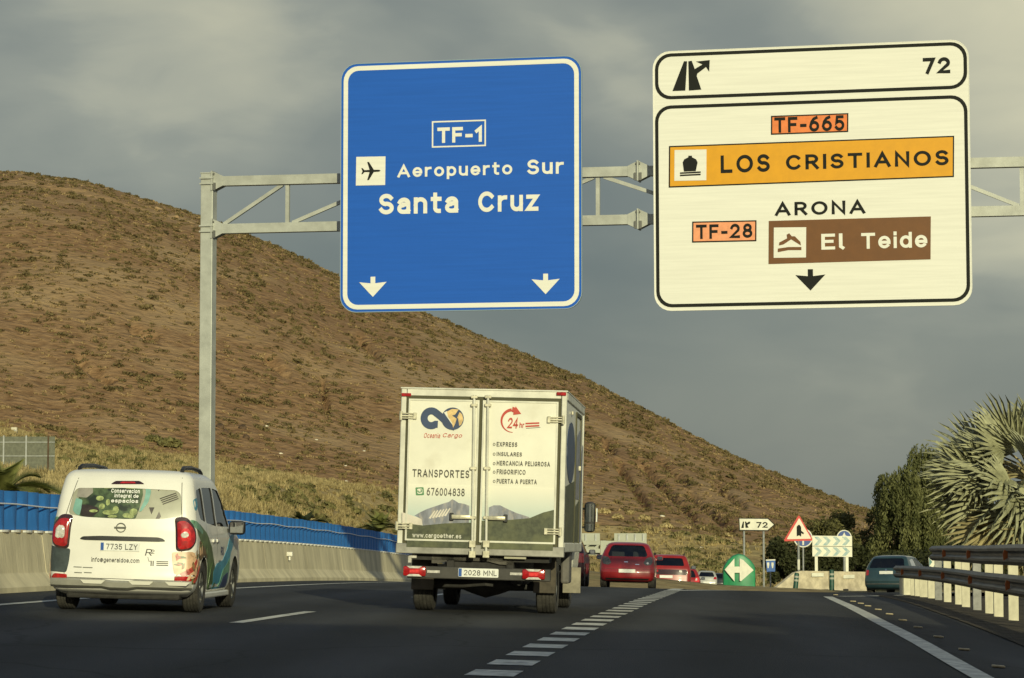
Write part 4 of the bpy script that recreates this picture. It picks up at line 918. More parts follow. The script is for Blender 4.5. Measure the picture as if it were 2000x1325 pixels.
vtext('info@generaldoe.com', 174, 1085, 266, 1094, M_ink, .004, .17); vtext('R', 276, 1067, 290, 1080, M_ink, .004, .12, shear=.15); vtext('2', 286, 1068, 294, 1076, M_ink, .004, .12)
vtext('L', 281, 1083, 288, 1091, M_ink, .004, .12, shear=-.3); vtext('II', 287, 1090, 293, 1100, M_ink, .004, .2)
for k in range(3): vpoly('small_print', [(298, 1090.5 + k * 3.6), (320, 1091 + k * 3.6), (320, 1092.8 + k * 3.6), (298, 1092.3 + k * 3.6)], M_ink, .004, r=0)
for q in ((140, 1101, 156), (158, 1102, 177), (142, 1112, 157), (161, 1112, 176)): vpoly('badge', [(q[0], q[1]), (q[2], q[1] + .6), (q[2], q[1] + 2.4), (q[0], q[1] + 1.8)], mat('badge_grey', (.2, .2, .17), .4, .4), .004, r=0)
# tail lamps wrapping round the rear corners
for s, vw in ((1, 'diag_r'), (-1, 'diag_l')):
    org = (s * .86, .06, 0)
    h_ = patch(VB, rpoly([(-.10, 1.21), (.02, 1.22), (.14, 1.05), (.15, .92), (.05, .80), (-.10, .775)], .05), vw, .010, M_smoke, van, 'tail_light', .05, .03, org, .012)
    patch(VB, rpoly([(-.085, 1.16), (.01, 1.17), (.115, 1.03), (.12, .92), (.04, .825), (-.085, .80)], .05), vw, .018, M_redlens, h_, 'lens', .05, .02, org, .014)
    patch(VB, rpoly([(-.055, 1.05), (.0, 1.09), (.055, 1.01), (.05, .93), (-.01, .90), (-.055, .92)], .03), vw, .026, M_clearlens if s < 0 else M_redbright, h_, 'inner_lens', .05, .02, org, .016)
    patch(VB, rpoly([(-.06, 1.0), (-.02, 1.04), (.02, 1.0), (.0, .96), (-.05, .95)], .02), vw, .044, M_clearlens, h_, 'reversing_lens', .05, .02, org, .004)
    patch(VB, rpoly([(-.13, .46), (.0, .47), (.06, .42), (.05, .385), (-.13, .39)], .02), vw, .012, M_redlens, van, 'rear_reflector', .05, .03, org)
    if s < 0: patch(VB, rpoly([(-.12, .78), (.18, .82), (.2, .5), (-.12, .48)], .03), vw, .005, mat('print_slate', (.06, .075, .075), .35, 0, .3, 8), van, 'corner_print', .05, .006, org)
# bumper with its silver skid plate
q = MB(); pts = []
for i in range(17):
    t = i / 8 - 1; x = .90 * t; yb = .06 * t * t + (.10 * max(0, abs(t) - .86) * 6); pts.append((x, yb - .045))
for j, (zz, dy) in enumerate(((.40, 0), (.385, -.012), (.30, -.005), (.285, .02))):
    pass
v = []; f = []
for x, yb in pts:
    for zz, dy in ((.415, .06), (.408, 0), (.39, -.012), (.325, 0), (.30, .05)): v.append((x, yb + dy, zz - .015 * (abs(x) < .2)))
for i in range(16):
    for j in range(4): f.append((i * 5 + j, (i + 1) * 5 + j, (i + 1) * 5 + j + 1, i * 5 + j + 1))
q.add(v, f).build('rear_bumper', mat('bumper_silver', (.32, .31, .265), .45, .2, .15, 6), van, smooth=True)
for x in (-.33, .28, .74):
    q = MB(); q.prism([(x - .16, .398), (x + .16, .398), (x + .11, .352), (x - .11, .352)], -.068 + .05 * x * x, -.03); q.build('bumper_insert', mat('bumper_pale', (.62, .60, .52), .4), van)
q = MB(); q.box((0, 2.2, .23), (1.45, 3.9, .14), bev=.03); q.build('underbody', M_under, van)
q = MB(); q.box((-.02, .55, .27), (.42, .5, .22), bev=.08); q.build('silencer', M_under, van, smooth=True)
for s in (-1, 1):
    q = MB(); q.tube([(s * .66, .45, 1.73), (s * .66, .50, 1.81), (s * .655, .62, 1.842), (s * .64, 1.3, 1.862), (s * .63, 2.0, 1.845), (s * .63, 2.15, 1.815), (s * .63, 2.2, 1.76)], .028, 8); q.build('roof_rail', M_dark, van, smooth=True)
    mirror_cap(van, s * 1.05, 2.82, 1.10, M_dark, s, (.22, .13, .19))
    q = MB(); q.box((s * .85, 2.25, .21), (.1, 2.2, .08), bev=.02); q.build('sill', P_white, van)
seats(van, (1.5, 2.45), 1.0)
# wave graphics along the right flank: (distance from rear, height)
M_wgreen = mat('wave_green', (.10, .16, .055), .35, 0, .5, 7); M_wblue = mat('wave_blue', (.07, .30, .44), .35, 0, .25, 6); M_wnavy = mat('wave_navy', (.05, .07, .16), .35); M_wteal = mat('wave_teal', (.17, .36, .24), .35, 0, .3, 6)
M_ppeach = mat('print_peach', (.62, .40, .24), .35, 0, .3, 5); M_pred = mat('print_red', (.45, .06, .04), .35, 0, .35, 9); M_pbark = mat('print_bark', (.26, .15, .06), .35, 0, .6, 14, col2=(.07, .04, .02))
for vw in ('right', 'left'):
    def g_(pts, m, off=.004, nm='graphic'): patch(VB, rpoly(pts, .05), vw, off, m, van, nm, .1, .006)
    g_([(.18, 1.18), (.55, 1.12), (1.0, 1.02), (1.4, .84), (1.75, .56), (1.95, .30), (1.5, .27), (1.22, .36), (1.1, .62), (.9, .78), (.55, .90), (.3, 1.0)], M_wgreen)
    g_([(.16, 1.19), (.4, 1.14), (.7, 1.04), (.62, 1.0), (.4, 1.04), (.2, 1.08)], M_wteal, .007)
    g_([(1.75, .28), (1.62, .52), (1.9, .62), (2.4, .66), (2.75, .80), (3.0, .98), (3.35, 1.02), (3.3, .86), (3.06, .74), (3.0, .42), (2.9, .28)], M_wblue, .005)
    g_([(2.2, .30), (2.4, .52), (2.8, .62), (3.02, .70), (2.98, .40), (2.92, .28)], M_wteal, .008); g_([(2.35, .29), (2.5, .44), (2.9, .50), (2.93, .29)], M_wnavy, .010)
    g_([(1.3, .30), (1.34, .55), (1.5, .66), (1.42, .42), (1.5, .28)], M_wgreen, .009)
    g_([(.42, .93), (.84, .82), (1.05, .68), (1.0, .70), (.8, .735), (.62, .70), (.5, .66), (.36, .72)], M_pbark, .008)
    g_([(.22, .60), (.36, .72), (.45, .58), (.42, .48), (.3, .40), (.2, .42)], M_ppeach, .009); g_([(.18, .44), (.3, .52), (.44, .62), (.42, .54), (.3, .44), (.2, .38)], M_pred, .012)
    if vw == 'right': g_([(.27, 1.44), (.45, 1.47), (.46, 1.34), (.27, 1.29)], M_wblue, .004, 'blue_band')
    q = MB(); s = 1 if vw == 'right' else -1
    for y_ in (1.55, 1.85):
        p_ = cast(VB, vw, y_, .92, .012); q = MB(); q.box(p_, (.03, .20, .045), bev=.012); q.build('door_handle', P_white, van)
    for y_, z0_, z1_ in ((1.0, .28, 1.12), (1.88, .28, 1.1), (2.95, .30, 1.08)):
        patch(VB, [(y_ - .004, z0_), (y_ + .004, z0_), (y_ + .004, z1_), (y_ - .004, z1_)], vw, .002, M_seam, van, 'panel_gap', .08, 0)
    wrap_text(VB, 'RI', 2.2, .72, 2.45, .84, vw, .004, M_wnavy, van, .2); wrap_text(VB, 'II', 2.05, .58, 2.2, .66, vw, .004, M_wnavy, van, .2)
for vw, s in (('diag_r', 1),):
    patch(VB, rpoly([(-.14, .77), (.10, .78), (.20, .62), (.2, .47), (.0, .50), (-.13, .49)], .03), vw, .006, M_ppeach, van, 'corner_print', .05, .006, (s * .86, .06, 0))
    patch(VB, rpoly([(-.08, .50), (.06, .58), (.17, .70), (.2, .66), (.1, .54), (-.04, .46)], .02), vw, .010, M_pred, van, 'corner_print', .05, .006, (s * .86, .06, 0))
    patch(VB, rpoly([(-.13, .475), (.2, .465), (.2, .37), (-.13, .37)], .02), vw, .006, mat('print_amber', (.20, .09, .04), .3, 0, .5, 16), van, 'corner_print', .05, .006, (s * .86, .06, 0))

rw_ = random.Random(3)
for i in range(26):
    u0, z0_ = rw_.uniform(-.10, .19), rw_.uniform(.40, .76); a_ = rw_.uniform(0, 3.14); l_, w2 = rw_.uniform(.025, .06), rw_.uniform(.010, .022)
    patch(VB, rpoly([(u0 + l_ * math.cos(a_) * ca - w2 * math.sin(a_) * cb, z0_ + l_ * math.sin(a_) * ca + w2 * math.cos(a_) * cb) for ca, cb in ((1, 0), (.3, 1), (-1, .2), (-.4, -1))], .01), 'diag_r', .012 + .0007 * i, (M_pbark, M_pred, M_ppeach, M_wgreen)[i % 4], van, 'corner_print', .05, .004, (.86, .06, 0))
for i in range(16):
    y0_, z0_ = rw_.uniform(.34, 1.05), rw_.uniform(.70, .98); l_ = rw_.uniform(.04, .10)
    if z0_ > 1.02 - .22 * y0_: continue
    patch(VB, rpoly([(y0_ - l_ * .3, z0_ - l_), (y0_ + l_ * .2, z0_ - l_ * .6), (y0_ + l_ * .3, z0_ + l_), (y0_ - l_ * .25, z0_ + l_ * .5)], .01), 'right', .013 + .0007 * i, (M_pbark, M_ppeach, M_wgreen)[i % 3], van, 'flank_print', .06, .004)
patch(VB, [(y_ + .5 * .0, z_) for y_, z_ in ((.62, .70), (1.0, .70), (1.0, .715), (.62, .715))], 'right', .004, M_seam, van, 'panel_gap', .1, 0)

# ------------------------------------------------------------------ box truck in the middle lane
TY = 33.4; TX = (934 - 1000) / FPX * TY; TH = .083
truck = thing('box_truck', 'white box truck with mountain print and company lettering on its rear doors', 'truck', frame(TX, TY, TH))
TS = FPX / TY
def T(px, py):
    z = (1197 + .0265 * (px - 934) - py) / TS; return ((px - 934 - 4.4 * z) / TS, z)
P_tbox = mat('truck_panel', (.80, .775, .66), .4, 0, .10, 1.2, coat=.2, alt=((.62, .58, .47), 2.2, .58, .78), detail=7)
P_frame = mat('truck_frame', (.66, .645, .56), .4, .15, .2, 3.0)
M_gap = mat('door_seal', (.07, .066, .03), .7)
BL, BW, BZ0, BZ1 = 4.0, 1.06, .80, 2.83
q = MB(); q.box((0, BL / 2 + .06, (BZ0 + BZ1) / 2), (2 * BW - .03, BL - .1, BZ1 - BZ0 - .03)); q.build('cargo_box', P_tbox, truck)
# aluminium corner frame of the box
fr = MB()
for s in (-1, 1):
    fr.box((s * (BW - .035), .05, (BZ0 + BZ1) / 2), (.07, .10, BZ1 - BZ0), bev=.012); fr.box((s * (BW - .03), BL, (BZ0 + BZ1) / 2), (.06, .08, BZ1 - BZ0), bev=.012)
    fr.box((s * (BW - .025), BL / 2 + .05, BZ1 - .05), (.06, BL - .18, .1), bev=.012); fr.box((s * (BW - .025), BL / 2 + .05, BZ0 + .06), (.06, BL - .18, .12), bev=.012)
fr.box((0, .045, BZ1 - .05), (2 * BW - .15, .09, .1), bev=.01); fr.box((0, BL, BZ1 - .05), (2 * BW - .15, .07, .1), bev=.01)
fr.build('box_frame', P_frame, truck)
q = MB(); q.box((0, BL / 2 + .03, BZ1 + .008), (2 * BW + .02, BL + .08, .02), bev=.006); q.build('roof', P_frame, truck)
q = MB(); q.box((0, .03, BZ0 + .0), (2 * BW + .02, .13, .13), bev=.01); q.build('rear_sill', mat('sill_steel', (.30, .29, .26), .45, .4, .3, 5), truck)
q = MB(); q.box((0, .012, (BZ0 + BZ1) / 2 - .01), (2 * BW - .15, .05, BZ1 - BZ0 - .15)); q.build('door_seal', M_gap, truck)
DZ0, DZ1 = BZ0 + .1, BZ1 - .13
def door_panel(x0, x1): 
    m_ = MB(); m_.box(((x0 + x1) / 2, -.012, (DZ0 + DZ1) / 2), (x1 - x0, .05, DZ1 - DZ0), bev=.006); d = m_.build('rear_door', P_tbox, truck)
    m_ = MB(); t = .022; o_ = [(x0, DZ0), (x1, DZ0), (x1, DZ1), (x0, DZ1)]; i_ = [(x0 + t, DZ0 + t), (x1 - t, DZ0 + t), (x1 - t, DZ1 - t), (x0 + t, DZ1 - t)]
    m_.ring(o_, i_, -.046, -.036); m_.build('door_trim', P_frame, d); return d
XM = T(938, 900)[0]
dl = door_panel(-BW + .105, XM - .022); dr = door_panel(XM + .022, BW - .105)
DYF = -.040
def dpoly(name, pts, m, par, y=0.0, r=0): 
    P_ = [T(*q_) for q_ in pts]; P_ = rpoly(P_, r) if r else P_; b_ = MB(); b_.prism(P_, DYF - .0012 - y, DYF + .004); return b_.build(name, m, par)
def dtext(t, x0, y0, x1, y1, m, par, bold=.13, shear=0.0, space=1.2, y=.006): 
    a_ = T(x0, y1); b_ = T(x1, y0); return lettering(t, a_[0], a_[1], b_[0], b_[1], DYF - y, m, par, bold, space, shear=shear, thick=.001)
# printed landscape: pale sky, mountain, forest
def print_mat(name, c0, c1, z0, z1, var=.15, sc=6, dark=None):
    m = mat(name, c0, .4, 0, var, sc, detail=8); t = m.node_tree; b = t.nodes['Principled BSDF']; src = b.inputs['Base Color'].links[0].from_socket
    g_ = t.nodes.new('ShaderNodeTexCoord'); sx = t.nodes.new('ShaderNodeSeparateXYZ'); t.links.new(g_.outputs['Object'], sx.inputs[0]); mr = t.nodes.new('ShaderNodeMapRange')
    mr.inputs['From Min'].default_value = z0; mr.inputs['From Max'].default_value = z1; t.links.new(sx.outputs['Z'], mr.inputs['Value'])
    mx = t.nodes.new('ShaderNodeMixRGB'); t.links.new(mr.outputs[0], mx.inputs['Fac']); t.links.new(src, mx.inputs[1]); mx.inputs[2].default_value = (*c1, 1); t.links.new(mx.outputs[0], b.inputs['Base Color']); return m
zf_ = T(860, 1025)[1]; zs_ = T(860, 955)[1]
M_psky = print_mat('print_sky', (.36, .50, .50), (.80, .775, .66), zf_ - .05, zs_ + .02, .1, 3)
M_pmount = mat('print_mountain', (.24, .25, .30), .4, 0, .3, 5, stretch=(3, 1, 1), alt=((.36, .33, .31), 6, .52, .7)); M_pforest = mat('print_forest', (.085, .095, .05), .4, 0, .6, 16, col2=(.035, .042, .022), detail=9, alt=((.13, .135, .06), 3, .5, .7))
M_pcloud = mat('print_cloud', (.68, .62, .54), .4, 0, .15, 6)
zc_ = T(860, 1069)[1]
x0l, x1l, x0r, x1r = -BW + .13, XM - .047, XM + .047, BW - .13
def dl_rect(par, x0, x1, top, m, y): b_ = MB(); b_.prism([(x0, zc_)] + [(x1, zc_)] + top, DYF - .0012 - y, DYF + .004); return b_.build('print', m, par)
zsk = T(860, 948)[1]
dl_rect(dl, x0l, x1l, [(x1l, zsk), (x0l, zsk)], M_psky, .0); dl_rect(dr, x0r, x1r, [(x1r, zsk), (x0r, zsk)], M_psky, .0)
dpoly('print', [(786, 1000), (800, 1005), (812, 1009), (825, 1013), (826, 1030), (786, 1030)], M_pcloud, dl, .001)
mt = [(810, 1007), (822, 1000), (835, 994), (850, 989), (868, 983), (878, 980), (884, 975), (889, 977), (896, 982), (908, 984), (918, 988), (930, 990)]
dpoly('mountain', [q_ for q_ in mt if T(*q_)[0] < x1l] + [(917, 1030), (827, 1028), (824, 1014), (813, 1008)], M_pmount, dl, .002)
for k in range(6): dpoly('print_streak', [(838 + 6 * k, 1012 - k), (849 + 6 * k, 997 - k), (851 + 6 * k, 998 - k), (842 + 6 * k, 1013 - k)], M_pcloud, dl, .003)
dpoly('mountain', [(956, 991), (965, 987), (978, 987), (992, 994), (1010, 1002), (1035, 1010), (1035, 1030), (955, 1030)], M_pmount, dr, .002)
dl_rect(dl, x0l, x1l, [(x1l, T(917, 1020)[1]), (T(870, 1024)[0], T(870, 1022)[1]), (T(826, 1027)[0], T(826, 1026)[1]), (x0l, T(790, 1022)[1])], M_pforest, .004)
dl_rect(dr, x0r, x1r, [(x1r, T(1090, 996)[1]), (T(1062, 1001)[0], T(1062, 1001)[1]), (T(1035, 1012)[0], T(1035, 1012)[1]), (T(1000, 1015)[0], T(1000, 1015)[1]), (x0r, T(953, 1017)[1])], M_pforest, .004)
# lettering and emblems
M_tnavy = mat('print_navy', (.03, .055, .13), .4, 0, .2, 4); M_tsand = mat('print_sand', (.72, .50, .22), .4, 0, .25, 14); M_tred = mat('print_signal_red', (.50, .05, .03), .4); M_tgrey = mat('print_dark_grey', (.07, .065, .05), .5)
def thick(pts, w, m, par, y=.003, name='emblem'):                # band of width w along a pixel path
    P_ = [Vector(T(*q_)) for q_ in pts]; o_ = []; i_ = []
    for k, p in enumerate(P_):
        t = (P_[min(k + 1, len(P_) - 1)] - P_[max(k - 1, 0)]).normalized(); n_ = Vector((-t.y, t.x)); ww = (w[k] if isinstance(w, list) else w) / TS / 2
        o_.append(p + n_ * ww); i_.append(p - n_ * ww)
    b_ = MB(); n = len(P_); v = [(p.x, DYF - y, p.y) for p in o_] + [(p.x, DYF - y, p.y) for p in i_]; b_.add(v, [(k, k + 1, n + k + 1, n + k) for k in range(n - 1)]); return b_.build(name, m, par)
left = [(843 + 14 * math.cos(R(a_)), 817 - 14.5 * math.sin(R(a_))) for a_ in np.linspace(-40, -300, 20)]
thick([(856, 829)] + left[1:] + [(852, 806), (862, 814), (873, 824), (883, 832), (890, 835)], 14, M_tnavy, dl, .003)
dpoly('globe', [(885 + 22 * math.cos(R(a_)), 818 - 22 * math.sin(R(a_))) for a_ in np.linspace(-155, 150, 26)], M_tnavy, dl, .0035)
dpoly('emblem_gap', [(868, 806), (874, 803), (891, 826), (886, 832)], P_tbox, dl, .0045)
for c in ([(874, 804), (884, 799), (897, 800), (890, 810), (884, 812), (893, 818), (890, 828), (886, 836), (884, 826), (876, 814)], [(899, 805), (904, 810), (906, 820), (902, 830), (898, 832), (896, 818), (894, 816)]): dpoly('continent', c, M_tsand, dl, .0055)
dtext('Oceania', 829, 846, 861, 855, M_tred, dl, .12, .25); dtext('Cargo', 866, 847, 904, 856, M_tred, dl, .12, .25)
dtext('TRANSPORTES', 806, 917.5, 918, 932.5, M_tgrey, dl, .17, 0, 1.6)
dtext('676004838', 834, 953, 909, 968, M_tgrey, dl, .16, 0, 1.3)
dpoly('phone_badge', [(812, 952), (828, 951.5), (829, 967), (813, 967.5)], mat('print_green', (.09, .24, .11), .4), dl, .003, .012); dpoly('phone_badge', [(815, 954.5), (825.5, 954), (826, 964), (816, 964.5)], P_tbox, dl, .004, .02); thick([(816, 958), (819, 961.5), (824, 960.5), (823, 955.5)], 2.6, MATS['print_green'], dl, .0055, 'phone_badge')
dtext('www.cargoether.es', 806, 1043, 902, 1051, mat('print_pale', (.72, .70, .62), .4), dl, .16, 0, 1.2, .008)
arcp = [(1003 + 22 * math.cos(R(a_)), 823 - 22 * math.sin(R(a_))) for a_ in np.linspace(-90, -265, 22)]
thick(arcp, [1.0 + 5.0 * min(1, k / 20) for k in range(22)], M_tred, dr, .003, 'arrow'); dpoly('arrow', [(1003, 795), (1008, 797), (1009, 794.5), (1019.5, 809), (1004, 811), (1004.5, 806), (1001, 805)], M_tred, dr, .0045)
dtext('24', 991, 815, 1014, 837, M_tred, dr, .17, .18, .8); dtext('hr', 1016, 826, 1026, 836, M_tred, dr, .2, .1)
for k in range(2): thick([(1028, 828 + 5.5 * k), (1055, 827 + 5.2 * k)], 3.0, M_tred, dr, .003, 'bar')
thick([(1029, 837.5), (1057, 835.5)], .9, M_tgrey, dr, .003, 'bar')
for t, y_, x1 in (('EXPRESS', 868.5, 1012), ('INSULARES', 887.5, 1021), ('MERCANCIA PELIGROSA', 906, 1076), ('FRIGORIFICO', 922.5, 1028), ('PUERTA A PUERTA', 940.5, 1050)):
    dtext(t, 971.5, y_ - 4.2, x1, y_ + 4.2, M_tgrey, dr, .19, 0, 1.5); thick([(966.5 + 2 * math.cos(R(a_)), y_ - 2.6 * math.sin(R(a_))) for a_ in range(0, 361, 45)], 1.1, M_tgrey, dr, .003, 'bullet')
# locking bars, hinges, handles, marker lamps
P_zinc = mat('zinc_plated', (.62, .58, .44), .4, .35, .3, 14)
for px in (926, 953):
    a_ = T(px + 2, 772); b_ = T(px - 2.5, 1088); bar_ = MB(); bar_.tube([(a_[0], DYF - .028, a_[1]), (b_[0], DYF - .028, b_[1])], .017, 8); br_ = bar_.build('lock_bar', P_frame, truck, smooth=True)
    for py in (776, 792, 915, 1011, 1062, 1082):
        c = T(px + 2 - 4.5 * (py - 772) / 316, py); k_ = MB(); k_.box((c[0], DYF - .02, c[1]), (.085, .05, .04 if py < 1050 else .09), bev=.008); k_.build('bar_keeper', P_zinc, br_)
for (xa, ya, xb, yb, s) in ((883, 1003, 921, 1016, -1), (955, 1005, 989, 1019, 1)):
    a_, b_ = T(xa, yb), T(xb, ya); k_ = MB(); k_.box(((a_[0] + b_[0]) / 2, DYF - .03, (a_[1] + b_[1]) / 2), (b_[0] - a_[0], .045, .055), bev=.012); h_ = k_.build('door_handle', P_zinc, truck, smooth=True)
    xe = a_[0] if s < 0 else b_[0]; k_ = MB(); k_.box((xe, DYF - .02, (a_[1] + b_[1]) / 2), (.05, .035, .10), bev=.008); k_.build('handle_recess', M_dark, h_)
for px, py, s in ((798, 812, -1), (790, 1027, -1), (1087, 821, 1), (1080, 1038, 1)):
    c = T(px, py); k_ = MB(); k_.box((c[0], DYF - .012, c[1]), (.20, .03, .022), bev=.006); k_.box((c[0], DYF - .012, c[1] + .03), (.20, .03, .014), bev=.004); k_.box((c[0], DYF - .012, c[1] - .03), (.20, .03, .014), bev=.004)
    k_.box((c[0] - s * .085, DYF - .015, c[1]), (.045, .035, .085), bev=.008); k_.tube([(c[0] + s * .095, DYF - .015, c[1] - .055), (c[0] + s * .095, DYF - .015, c[1] + .055)], .02, 8); k_.build('hinge', P_zinc, truck)
for px in (793.5, 1098):
    c = T(px, 768.5); k_ = MB(); k_.box((c[0], -.012, c[1] - .012), (.125, .03, .042), bev=.008); k_.build('marker_lamp', M_redlens, truck)
# side door edge and print on the right flank
for s in (-1, 1):
    k_ = MB(); k_.box((s * (BW - .006), 2.2, 1.78), (.02, .05, 1.75)); k_.box((s * (BW - .006), 3.3, 1.78), (.02, .05, 1.75)); k_.box((s * (BW - .006), 2.75, 2.66), (.02, 1.1, .05)); k_.build('side_door_seal', M_gap, truck)
    for (y0, y1, z0, z1, m_) in ((.4, 2.05, 1.7, 2.5, M_tnavy), (.12, 2.15, .93, 1.75, M_pforest), (2.25, 3.25, .93, 1.5, M_pforest), (2.25, 3.25, 1.52, 2.5, M_pmount), (3.35, 3.92, .93, 2.3, M_pmount)):
        e = [((y0 + y1) / 2 + (y1 - y0) / 2 * math.cos(a_), (z0 + z1) / 2 + (z1 - z0) / 2 * math.sin(a_)) for a_ in np.linspace(0, 2 * math.pi, 20)[:-1]] if m_ is M_tnavy else [(y0, z0), (y1, z0), (y1, z1), (y0, z1 * .93)]
        k_ = MB(); k_.prism(e, s * (BW - .016), s * (BW - .006)); k_.v = [(y_, x_, z_) for x_, y_, z_ in k_.v]; k_.build('side_print', m_, truck)
    k_ = MB(); k_.box((s * (BW + .005), 3.1, 1.95), (.03, .12, .06)); k_.box((s * (BW + .005), 1.2, 2.62), (.02, .14, .04)); k_.build('side_latch', P_zinc, truck)
# chassis
k_ = MB()
for s in (-1, 1): k_.box((s * .38, 2.9, .62), (.09, 5.6, .18))
for y_ in (.2, 1.2, 2.4, 3.6): k_.box((0, y_, .64), (.8, .1, .14))
k_.box((0, .35, .70), (1.75, .5, .08)); k_.build('chassis', M_under, truck)
k_ = MB(); a_, b_ = T(805, 1108), T(1072, 1137); k_.box((0, -.05, .505), (1.82, .09, .155), bev=.012); uf = k_.build('underrun_bar', mat('bar_black', (.045, .042, .038), .55, .2, .4, 5), truck)
k_ = MB(); k_.prism([(-.62, .80), (.42, .80), (.42, .62), (.25, .625), (.1, .66), (-.4, .66), (-.52, .62), (-.62, .62)], .1, .16); k_.build('cross_plate', mat('plate_dusty', (.10, .09, .075), .7, .1, .4, 5), truck)
for s, c in ((-1, -.81), (1, .70)):
    k_ = MB(); k_.box((c, -.115, .515), (.29, .05, .125), bev=.018); L_ = k_.build('tail_light', M_redlens, uf, smooth=True)
    k_ = MB(); k_.prism([(c - .10, .58), (c + .10, .58), (c + .06, .552), (c - .06, .552)], -.146, -.138); k_.build('lamp_lens', M_clearlens, L_); k_ = MB(); k_.prism([(c - .10, .45), (c + .10, .45), (c + .06, .478), (c - .06, .478)], -.146, -.138); k_.build('lamp_lens', M_clearlens, L_)
    k_ = MB(); k_.prism([(c - .06, .535), (c + .06, .535), (c + .06, .495), (c - .06, .495)], -.146, -.138); k_.build('lamp_lens', M_redbright, L_)
for x in (-.57, .48):
    k_ = MB(); k_.box((x, -.10, .515), (.16, .015, .032)); k_.build('light_strip', M_clearlens, uf)
pb = MB(); pb.prism(rrect(-.255, .46, .255, .57, .012, 4), -.118, -.105); pl_ = pb.build('number_plate', M_plate, uf); pb = MB(); pb.prism([(-.25, .465), (-.21, .465), (-.21, .565), (-.25, .565)], -.121, -.117); pb.build('plate_band', M_plateblue, pl_)
lettering('2028 MNL', -.185, .477, .235, .553, -.121, M_ink, pl_, .13, 1.1, 'plate_number')
M_flap = mat('mud_flap', (.085, .07, .05), .8, 0, .4, 6)
for s in (-1, 1):
    k_ = MB(); k_.box((s * .79, .62, .50), (.29, .03, .46), bev=.008); k_.build('mud_flap', M_flap, truck)
    wheel(truck, s * .80, 1.05, .345, .26, s, 6)
    wheel(truck, s * .80, 4.35, .345, .20, s, 6)
    k_ = MB(); k_.box((s * .94, 2.6, .62), (.12, .5, .5), bev=.03); k_.build('tool_box', mat('truck_plastic', (.12, .11, .10), .6, 0, .3, 6), truck); k_ = MB(); k_.box((s * .95, 3.75, .40), (.25, .03, .36), bev=.006); k_.build('mud_flap', mat('flap_pale', (.30, .27, .2), .7, 0, .3, 6), truck)
k_ = MB(); k_.tube([(-.83, 1.05, .345), (-.3, 1.05, .345), (-.17, 1.05, .345), (0, 1.03, .345), (.17, 1.05, .345), (.3, 1.05, .345), (.83, 1.05, .345)], [.06, .07, .12, .17, .12, .07, .06], 12); k_.build('rear_axle', M_under, truck, smooth=True)
k_ = MB(); k_.box((.48, .55, .44), (.24, .4, .14), bev=.05); k_.tube([(.5, .1, .40), (.5, .4, .43)], .035, 8); k_.build('exhaust', M_under, truck, smooth=True)
k_ = MB(); k_.box((-.86, .12, .70), (.1, .1, .05), bev=.01); k_.tube([(-.9, .1, .70), (-.9, .1, .62)], .025, 8); k_.build('work_lamp', M_clearlens, truck)
k_ = MB(); k_.box((.45, .02, .715), (.28, .03, .03), bev=.006); k_.build('sill_lamp', mat('lamp_pale', (.4, .38, .28), .5), truck)
# cab ahead of the box
ck = [(.35, 4.15, 5.65, .85, .06, .2), (.6, 4.12, 5.85, .93, .06, .25), (1.1, 4.12, 5.9, .95, .06, .25), (1.35, 4.12, 5.82, .945, .06, .25), (1.95, 4.14, 5.45, .89, .06, .2), (2.1, 4.2, 5.25, .82, .06, .2), (2.15, 4.4, 5.0, .6, .06, .15)]
cabm = slices(ck, .0, .15, 24); CB = bvh_of(cabm); cb = cabm.build('cab', P_tbox, truck, smooth=True)
patch(CB, rpoly([(-.8, 1.35), (.8, 1.35), (.74, 1.95), (-.74, 1.95)], .06), 'front', .006, M_glass_d, cb, 'windscreen', .15, .01)
for v_ in ('right', 'left'): patch(CB, rpoly([(4.3, 1.3), (5.45, 1.3), (5.2, 1.9), (4.3, 1.92)], .06), v_, .006, M_glass_d, cb, 'side_window', .15, .01)
for s in (-1, 1):
    k_ = MB(); k_.box((s * 1.115, 5.0, 1.30), (.16, .11, .44), bev=.05); k_.bar((s * .9, 5.1, 1.42), (s * 1.06, 5.02, 1.42), .03, .03); k_.bar((s * .9, 5.1, 1.15), (s * 1.06, 5.02, 1.15), .03, .03); mo = k_.build('wing_mirror', M_dark, truck, smooth=True)
    k_ = MB(); k_.box((s * 1.115, 4.942, 1.36), (.12, .006, .26)); k_.box((s * 1.115, 4.942, 1.15), (.12, .006, .1)); k_.build('mirror_glass', M_mirror, mo)
    k_ = MB(); k_.box((s * 1.215, 5.0, 1.33), (.02, .08, .2), bev=.006); k_.build('mirror_edge', M_plate, mo)  # pale edge strip of the mirror, not a lamp

# ------------------------------------------------------------------ the cars ahead
def lane_car(px, y, name, label, spec, paint, sc=1.0, h=None, dz=0.0, group='cars driving away over the crest'):
    x = (px - CX) / FPX * y; return car(name, label, group, frame(x, y, heading(y) if h is None else h, dz), spec, paint, sc)
P_red = mat('red_paint', (.26, .012, .016), .35, 0, .25, 1.5, coat=.6); P_red2 = mat('tomato_red_paint', (.31, .018, .014), .35, 0, .2, 1.5, coat=.6)
hk = [(.17, .28, 3.6, .72, .12, .2), (.24, .08, 3.85, .80, .15, .3), (.34, .01, 3.98, .845, .18, .4), (.48, .0, 4.02, .86, .20, .45), (.60, .03, 4.0, .865, .22, .45), (.74, .08, 3.9, .865, .22, .42), (.86, .12, 3.6, .855, .2, .4),
      (.94, .16, 3.1, .84, .19, .35), (1.0, .20, 2.9, .82, .18, .3), (1.14, .30, 2.62, .765, .16, .25), (1.28, .42, 2.3, .70, .15, .22), (1.38, .54, 2.05, .64, .14, .2), (1.43, .68, 1.85, .54, .13, .16), (1.455, .9, 1.6, .38, .1, .1)]
